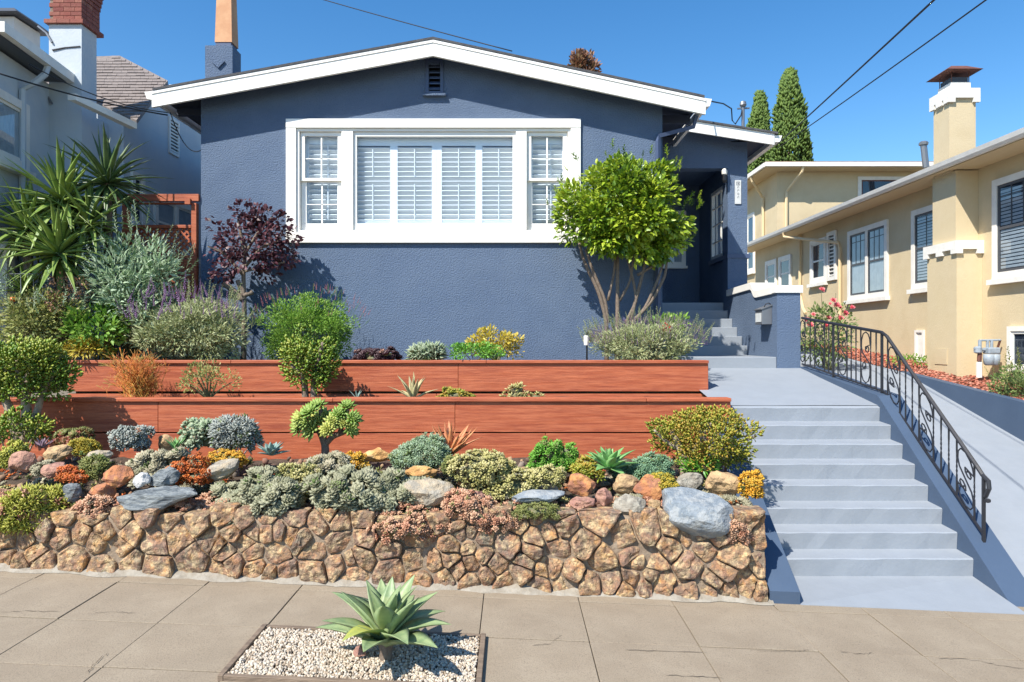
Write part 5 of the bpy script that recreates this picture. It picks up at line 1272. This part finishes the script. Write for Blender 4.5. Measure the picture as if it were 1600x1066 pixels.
twig_tree(t, [([(478,640),(476,600),(470,560),(462,535)],6,3),([(490,640),(490,600),(498,560),(505,535)],6,3),([(470,585),(455,570)],4,2),([(492,590),(512,580)],4,2)], M['bark'], 8.5)
# ------------------------------------------------------------------ upper bed
t = thing('yucca', 'tall yucca with several heads of sword leaves beside the grey house', 'yucca', P(110,563,9.4))
ym = [bladeobj(.058, b, .004, 6, .5, 1.3, YU, .3) for b in (.15,.4,.7)]; yd = [bladeobj(.046, b, .004, 6, .5, 1.3, YUD, .3) for b in (.15,.4,.7)]
ry_ = random.Random(9)
for (x, y, D, n, Lp, ms) in ((168,288,10.0,70,92,yd),(98,318,9.7,76,96,ym),(92,400,9.5,90,98,ym),(44,360,9.6,64,84,ym),(140,352,9.75,60,80,ym)):
    cn = P(x,y,D); L = Lp*D/F
    for i in range(n):
        f = i/(n-1); a = i*2.39996; el = math.radians(82-128*f)+ry_.uniform(-.12,.12)
        d = Vector((math.cos(a)*math.cos(el), math.sin(a)*math.cos(el), math.sin(el)))
        place(ry_.choice(ms), t, cn+d*.04, d, (0,0,1) if abs(el) < 1.3 else (math.cos(a),math.sin(a),.1), L*ry_.uniform(.8,1.08))
mb = MB()
for (x, y, D) in ((168,288,10.0),(98,318,9.7),(98,396,9.5),(44,360,9.6)): mb.tube([P(x+random.uniform(-8,8),565,D), P(x,y+40,D), P(x,y,D)], [.07,.06,.05], 8)
mb.build('trunk', M['bark'], t)
t = thing('small_yucca', 'small young yucca inside the wire cage at the left edge', 'yucca', P(40,470,9.5))
cn = P(38,458,9.5)
for i in range(30):
    f = i/29; a = i*2.4; el = math.radians(85-75*f); d = Vector((math.cos(a)*math.cos(el), math.sin(a)*math.cos(el), math.sin(el))); place(ry_.choice(ym), t, cn, d, (0,0,1), 52*9.5/F*ry_.uniform(.8,1.1), 1.3)
bush('silver_sage_shrub', 'tall silvery green shrub in front of the red trellis', 'shrub', (118,362,292,548), 9.75, 'up', LM['sagegrey'], NARROW, 5200, .105, 70, .26, -.95, .5, 'stem', 40, .012, ry=.55, shell=.3, flow=(SPRIGN, LM['sagegrey'], 46, .34, 'shoots'))
bush('tomato_plant', 'straggly yellow green tomato plant at the left edge', 'plant', (-20,440,140,556), 9.25, 'up', LM['olive'], LEAF, 3600, .055, 50, .3, -.9, .3, 'stem', 30, .008, ry=.4, shell=.3, flow=(SPRIG, LM['sagegrey'], 40, .22, 'shoots'))
bush('dry_flower_plant', 'plant with dry pinkish flower heads behind the tomato plant', 'plant', (70,425,146,505), 9.35, 'up', LM['ghost'], LEAF, 900, .035, 24, .35, -.5, .5, 'stem', 16, .007)
bush('green_leafy_plant', 'broad leafed yellow green plant under the silvery shrub', 'plant', (112,470,196,556), 9.28, 'up', LM['green'], LEAF, 900, .085, 20, .4, -.9, .3, 'stem', 12, .008)
tf = thing('tomato_fruit', 'orange ripe tomato hanging on the tomato plant', 'tomato', P(20,468,9.1))
MB().lathe(P(20,472,9.1), [(.012,0),(.035,.012),(.042,.035),(.032,.058),(.008,.064)], 12).build('fruit', mat('tomato_skin', c(214,104,28), .3), tf, smooth=True)
MB().tube([P(20,465,9.1), P(22,458,9.12)], .005, 5).build('stalk', M['stem'], tf)
cg = thing('wire_cage', 'pale wire plant cage at the left edge of the upper bed', 'plant cage', P(40,550,9.3))
for (x, y, dd) in ((8,425,0),(32,424,-.12),(52,426,.12),(66,430,.0)):
    MB().tube([P(x,y,9.3+dd), P(x+4,560,9.3+dd)], .006, 5).build('upright', M['greymetal'], cg)
for y in (428,466): MB().tube([P(37+30*math.cos(a), y, 9.3+.18*math.sin(a)) for a in [k*math.pi/8 for k in range(17)]], .005, 5).build('ring', M['greymetal'], cg)
bush('yellow_ground_cover', 'yellow leafed ground cover behind the upper planter at left', 'ground cover', (100,532,176,566), 9.22, 'up', LM['yellowf'], NARROW, 700, .08, 20, .4, -.4, .2, None, 0)
bush('purple_sage', 'wide sage bush with purple flower spikes', 'shrub', (192,462,392,574), 9.5, 'up', LM['lav'], NARROW, 9000, .07, 90, .24, -.9, .6, 'stem', 40, .008, ry=.42, shell=.3, flow=(SPRIGN, LM['lav'], 120, .24, 'shoots'))
t = COL.objects['purple_sage']; n = 120
cn, r = box3((200,455,385,560), 9.55); dd = dirs(n, .1); pp = np.array(cn)+dd*np.array(r)*RNG.uniform(.75,1.05,(n,1)); pp[:,1] -= .1
inst('flower_spikes', SPIKE, pp, basis(nrm(np.stack([RNG.normal(0,.3,n),RNG.normal(0,.25,n)-.1,np.ones(n)],-1)), RNG.normal(size=(n,3))), RNG.uniform(.12,.26,n)[:,None]*np.array([[.8,1,.8]]), RNG.uniform(0,1,n), LM['purple'], t)
t = bush('green_salvia', 'rounded bright green salvia bush against the blue house', 'shrub', (393,458,562,575), 10.2, 'up', LM['green'], LEAF, 17000, .034, 150, .2, -.95, .5, 'stem', 40, .008, ry=.5, shell=.5, flow=(SPRIGN, LM['green'], 110, .13, 'shoots'))
n = 90; cn, r = box3((400,452,570,560), 10.2); dd = dirs(n, .15); pp = np.array(cn)+dd*np.array(r)*RNG.uniform(.98,1.1,(n,1))
inst('pink_flowers', SPIKE, pp, basis(nrm(dd*.6+np.array([0,0,1])), RNG.normal(size=(n,3))), RNG.uniform(.06,.13,n)[:,None]*np.array([[.8,1,.8]]), RNG.uniform(0,1,n), LM['pinkf'], t)
mp('dark_aeonium', 'dark purple rosettes beside the green salvia', 'succulent', (560,542,624,566), 9.3, LM['darkp'], ROS, 50, .06)
mp('white_green_tuft', 'white green spiky tuft below the wide window', 'plant', (640,536,690,564), 9.3, LM['white_green'], T_rosette(14,.09,.9), 60, .13, tilt=.6)
bush('low_green_bush', 'low rounded dark green bush below the yellow shrub', 'shrub', (696,534,786,568), 9.3, 'up', LM['bright'], LEAF, 1500, .035, 40, .3, -.4, .5, 'stem', 10, .006)
bush('yellow_shrub', 'round yellow green shrub below the right side of the window', 'shrub', (728,510,820,568), 9.7, 'up', LM['yellowf'], LEAF, 1700, .045, 40, .28, -.7, .6, 'stem', 16, .008)
t = bush('lavender_bush', 'wide lavender bush at the right end of the upper planter', 'shrub', (918,502,1102,580), 9.5, 'up', LM['lav'], NARROW, 9000, .052, 110, .2, -.9, .8, 'stem', 40, .007, ry=.4, shell=.4, flow=(SPRIGN, LM['lav'], 230, .2, 'shoots'))
n = 520; cn, r = box3((922,500,1102,575), 9.5); r = (r[0], .42, r[2]); dd = dirs(n, -.05); pp = np.array(cn)+dd*np.array(r)*RNG.uniform(.95,1.1,(n,1))
inst('flower_spikes', SPIKE, pp, basis(nrm(dd*.5+np.array([0,0,1])), RNG.normal(size=(n,3))), RNG.uniform(.05,.10,n)[:,None]*np.array([[.7,1,.7]]), RNG.uniform(0,1,n), LM['purple'], t)
t = bush('geranium', 'green geranium with a red flower behind the lavender', 'plant', (1015,492,1076,530), 9.95, 'up', LM['green'], LEAF, 420, .07, 14, .4, -.7, .5, 'stem', 8, .007)
n = 30; inst('red_flower', FATW, np.array(P(1041,512,9.4))+RNG.normal(size=(n,3))*.03, basis(RNG.normal(size=(n,3)), RNG.normal(size=(n,3))), np.full(n,.05), RNG.uniform(0,1,n), leafmat('red_petal', [c(214,44,34), c(232,80,60)], .5, .2), t)
# garden light
gl = thing('garden_light', 'small black and white garden path light left of the lavender', 'garden light', P(917,562,9.35))
MB().tube([P(917,566,9.35), P(917,520,9.35)], .012, 6).build('stake', M['black'], gl)
MB().lathe(P(916,536,9.35), [(.03,-.03),(.035,.02),(.035,.09),(.028,.10)], 10).build('lamp_body', M['offwhite'], gl)
MB().tube([P(916,524,9.35), P(918,513,9.35), P(938,518,9.35)], .012, 6).build('arm', M['greymetal'], gl)
# camellia tree
t = bush('camellia_tree', 'bushy bright green small tree with many bare stems before the blue house', 'tree', (866,244,1088,426), 10.3, 'up', LM['camellia'], T_leaf(.27,.08,.15), 13500, .088, 130, .2, -.9, .1, None, 0, ry=.62, shell=.42, part='crown', flow=(T_sprig(12,.36,.26,.8), LM['camellia'], 70, .17, 'shoots'))
twig_tree(t, [([(948,570),(948,500),(935,455),(912,408),(905,380)],3.9,2),([(950,505),(946,470),(925,420),(915,390)],3.1,2),([(964,570),(965,480),(965,400),(968,350)],3.9,2),([(950,470),(960,425),(962,390)],2.3,1.6),([(978,505),(995,470),(990,440),(978,395)],3.1,1.6),([(984,505),(1000,445),(1012,395),(1020,350)],3.1,1.6),([(985,508),(1008,482),(1027,440),(1042,395)],3.1,1.6),([(990,502),(1018,472),(1040,430),(1043,395)],3.1,1.6),([(975,570),(980,500)],3.9,3.1),([(990,570),(988,500)],3.1,3.1),([(996,430),(1028,411),(1042,390)],2.3,1.6),([(968,470),(985,440),(990,400)],2.3,1.6)], M['bark'], 10.3)
# smoke tree
t = bush('smoke_tree', 'small purple leafed smoke tree left of the wide window', 'tree', (286,308,474,458), 10.45, 'up', LM['smoke'], T_leaf(.36,.06,.1), 2100, .07, 44, .2, -.9, .1, None, 0, ry=.34, shell=.25, part='crown')
twig_tree(t, [([(380,580),(382,490),(380,430),(384,380)],4.5,2.5),([(381,470),(365,455),(350,443)],5,4.5),([(381,465),(371,438)],4,3.5),([(381,462),(395,457)],4,3.5),([(380,430),(350,395),(325,385)],3,1.5),([(380,420),(410,385),(440,375)],3,1.5),([(383,400),(375,360),(372,345)],3,1.5),([(384,395),(405,360),(425,340)],2.5,1.5),([(380,425),(420,415),(445,410)],2,1.5)], M['bark'], 10.45)
# ------------------------------------------------------------------ trellis
tr = thing('red_trellis', 'red stained timber trellis with lattice panel between the two houses', 'trellis', P(250,560,11.0))
TD = 11.0; T_ = Fr((0,TD,0), (1,0,0), (0,0,1), (0,-1,0)); tq = TD/F
def tu(x): return (x-800)*tq
def tv(y): return (533-y)*tq
def tb(name, x0, x1, y0, y1, n0, n1): MB().fbox(T_, tu(x0), tu(x1), tv(y1), tv(y0), n0, n1).build(name, M['redwood'], tr, bevel=.004)
tb('beam', 178,312,304,315,-.02,.04); tb('beam', 190,304,316,319,-.06,-.02); tb('post', 300,308,318,566,-.06,.03); tb('post', 192,201,316,566,-.06,.03)
tb('beam_end', 292.5,301,312,321,.042,.09); tb('rail', 202,299.5,352,357,-.05,.03); tb('rail', 202,299.5,399,404,-.05,.02)
for k in range(-3, 12):
    for sgn, n0 in ((1,-.012),(-1,-.022)):
        x0 = 202+k*9.5; pts = [(x0, 357.5), (x0+sgn*41.5, 399)]
        if sgn < 0: pts = [(x0+8, 357.5), (x0+8-41.5, 399)]
        (xa, ya), (xb, yb) = pts
        lo, hi = 202, 299.5
        def cut(xa, ya, xb, yb, lim, left):
            if (left and xa < lim) or (not left and xa > lim): f = (lim-xa)/(xb-xa); return lim, ya+(yb-ya)*f
            return xa, ya
        if max(xa,xb) < lo+2 or min(xa,xb) > hi-2: continue
        A1 = cut(xa,ya,xb,yb,lo,True); A1 = cut(*A1,xb,yb,hi,False); B1 = cut(xb,yb,xa,ya,lo,True); B1 = cut(*B1,xa,ya,hi,False)
        MB().tube([T_.p(tu(A1[0]),tv(A1[1]),n0), T_.p(tu(B1[0]),tv(B1[1]),n0)], .02, 4).build('lattice_slat', M['redwood'], tr)
for i, y in enumerate((405,430,455,480,505)): tb('board', 202,299.5,y,y+24,-.03,.0)
# diagonal red support leaning in the rear
# ------------------------------------------------------------------ right side: roses, mulch, meter, shrub
t = bush('rose_bush', 'rose bush with pink blooms behind the iron railing', 'shrub', (1252,478,1334,575), 12.6, None, LM['dull'], LEAF, 1300, .07, 34, .34, -.95, .3, 'stem', 24, .01, ry=.5, base=(P(1292,565,12.6).x,12.6,-.75))
stems(t, P(1292,560,12.6), [P(1283,452,12.6), P(1306,458,12.6), P(1322,482,12.6), P(1270,490,12.6), P(1310,500,12.6)], .012, M['stem'])
bl = T_rosette(16,.4,.2,T_leaf(.42,.12,-.15)); pts = [(1284,453),(1297,475),(1308,478),(1312,481),(1331,481),(1294,497),(1313,498),(1271,492),(1290,509),(1266,508),(1260,500),(1302,470),(1320,490)]
pp = np.array([P(x,y,12.35) for x, y in pts]); nn = nrm(np.array([[random.uniform(-.4,.2),-.7,.6] for _ in pts])); x = nrm(np.cross(nn, RNG.normal(size=nn.shape))); 
Mb = np.stack([x,np.cross(nn,x),nn],-1)
for i in range(len(pts)): inst('bloom', bl, pp[i:i+1], Mb[i:i+1], [random.uniform(.045,.085)], [random.uniform(.1,.9)], LM['rose'], t)
n = 6500
yy = RNG.uniform(7.5, 17, n); xx = RNG.uniform(7.15, 8.18, n)
Q = nrm(np.stack([RNG.normal(0,.4,n),RNG.normal(0,.4,n),np.ones(n)],-1)); x = nrm(np.cross(Q, RNG.normal(size=(n,3))))
mu_ = inst('bark_mulch', PEB, np.stack([xx,yy,-.45+.1*(yy-13.67)+.0+RNG.uniform(-.005,.03,n)],-1), np.stack([x,np.cross(Q,x),Q],-1), RNG.uniform(.02,.045,n)[:,None]*np.array([[1,.7,.3]]), RNG.uniform(0,1,n), M['mulch'], None)
tag(mu_, 'red bark mulch between the driveway wall and the yellow house', 'mulch', kind='stuff')
bush('side_shrub', 'green shrub before the yellow house at the right edge', 'shrub', (1548,572,1660,660), 10.0, None, LM['dull'], LEAF, 3000, .05, 50, .28, -.8, .4, 'stem', 24, .008, ry=.45, base=(7.55,10.0,-.85), flow=(SPRIG, LM['olive'], 26, .28, 'shoots'))
bush('small_weeds', 'small green weeds along the wall of the yellow house', 'plant', (1395,556,1450,574), 13.0, None, LM['green'], LEAF, 260, .05, 12, .5, -.4, .5, None, 0, base=(7.7,13.0,-.53))
gm = thing('gas_meter', 'grey gas meter with pipes on the yellow house wall', 'gas meter', (7.95,11.2,-.75))
MD = 11.35
def mp_(x, y, dd=0): return P(x, y, MD+dd)
MB().tube([mp_(1531,588), mp_(1531,532)], .028, 8).build('riser_pipe', M['meter'], gm)
MB().tube([mp_(1530,590), mp_(1530,566)], .045, 8).build('pipe_sleeve', M['offwhite'], gm)
MB().tube([mp_(1530,532), mp_(1563,531.5)], .018, 8).build('top_pipe', M['meter'], gm)
MB().tube([mp_(1563,531.5), mp_(1558,546,.06)], .018, 8).build('outlet_pipe', M['rust'], gm)
for x in (1543,1549.5): MB().tube([mp_(x,531), mp_(x,543)], .024, 8).build('union', M['meter'], gm)
a, b = mp_(1539.5,543), mp_(1558,571)
mbx = MB().box(a.x, b.x, MD-.09, MD+.08, P(0,553,MD).z, a.z).build('meter_body', M['meter'], gm, bevel=.02)
for x in (1544.5,1553): MB().lathe(P(x,571,MD)+Vector((0,-.01,0)), [(.05,0),(.075,.02),(.085,.1),(.085,.185)], 14).build('meter_bowl', M['meter'], gm, smooth=True)
MB().lathe(mp_(1528,546)-Vector((0,0,.05)), [(.03,-.02),(.06,.0),(.06,.08),(.03,.1)], 12).build('regulator', M['meter'], gm)
MB().tube([mp_(1522,545), mp_(1540,547)], .02, 8).build('valve', M['meter'], gm)
MB().tube([mp_(1530,565), mp_(1531,552)], .035, 8).build('shutoff', M['rust'], gm)
# ------------------------------------------------------------------ trees behind
def cypress(label, px, top, D, w, bot=262):
    h0 = -.5; z1 = P(0,top,D).z; X = P(px,0,D).x; r = w/2*D/F
    t = thing('cypress_tree', label, 'tree', (X,D,h0), 'cypress trees behind the houses')
    MB().tube([(X,D,h0),(X,D,z1*.6),(X,D,z1*.95)], [.25,.15,.03], 8).build('trunk', M['bark'], t)
    n = 15000; f = RNG.uniform(.25,1,n); a = RNG.uniform(0,2*math.pi,n)
    lob = np.array([.8+.5*noise.noise(Vector((math.cos(q)*2.0,math.sin(q)*2.0,g*9+px))) for q, g in zip(a,f)])
    rad = r*np.clip(1.25*(1-f)**.55,0,1)*lob*RNG.uniform(.72,1.06,n)
    pos = np.stack([X+rad*np.cos(a), D+rad*np.sin(a), h0+(z1-h0)*f],-1)
    d = nrm(np.stack([np.cos(a)*.5,np.sin(a)*.5,np.full(n,1.0)],-1)+RNG.normal(size=(n,3))*.25)
    inst('crown', T_fat(.22,.2), pos, basis(d, RNG.normal(size=(n,3))), RNG.uniform(.12,.34,n), np.clip(.5*RNG.uniform(0,1,n)+.7*(lob-.55),0,1), LM['cypress'], t)
cypress('tall dark green cypress behind the porch roof', 1234, 114, 34, 104)
cypress('shorter cypress left of the tall one behind the porch roof', 1187, 148, 37, 76)
bush('red_leaf_tree', 'reddish treetop showing above the ridge of the blue house', 'tree', (884,80,938,180), 30, None, LM['reddish'], LEAF, 1600, .22, 16, .3, -.9, .6, 'bark', 12, .06, base=(P(910,0,30).x,30,-.5), part='crown')
# ------------------------------------------------------------------ cables
def cable(label, p0, p1, r=.012, sag=.1, n=14, name='overhead_cable', grp='overhead cables'):
    o = MB().tube(line(p0, p1, n, sag), r, 5).build(name, M['wire'], smooth=True); return tag(o, label, 'cable', grp)
cable('upper overhead cable slanting above the yellow house', P(1212,228,12.6), P(1212,228,12.6).lerp(P(1475,-20,5.5), 2.3), .010, .03)
cable('lower overhead cable slanting above the yellow house', P(1214,232,12.7), P(1214,232,12.7).lerp(P(1560,-28,6.0), 2.3), .008, .08)
cable('overhead cable sagging to the ridge of the blue house', P(800,80,13.0), P(800,80,13.0).lerp(P(500,-14,16.5), 4), .011, .25, 30)
cable('cable running from the grey house to the left eave of the blue house', P(-10,112,9.2), P(262,180,10.9), .012, .05)
cable('thin cable from the grey chimney to the blue eave', P(45,100,9.6), P(262,176,10.9), .008, .12)
cable('drooping cable under the left eave of the blue house', P(266,176,10.9), P(314,235,11.05), .008, .22)
ms = thing('service_mast', 'metal service mast rising from the porch roof', 'mast', P(1161,205,14.5))
MB().tube([P(1161,215,14.5), P(1161,166,14.5)], .035, 8).build('pipe', M['greymetal'], ms)
MB().lathe(P(1161,166,14.5), [(.05,-.02),(.075,.02),(.06,.09),(.02,.11)], 10).build('weatherhead', M['greymetal'], ms)
MB().tube([P(1152,170,14.5), P(1171,169,14.5)], .02, 6).build('crossbar', M['greymetal'], ms)
MB().tube([P(1099,156,12),P(1130,162,13.5),P(1143,170,14.3),P(1144,188,14.4),P(1149,194,14.4),P(1158,180,14.45),P(1160,170,14.5)], .014, 5).build('drip_loop', M['wire'], ms)
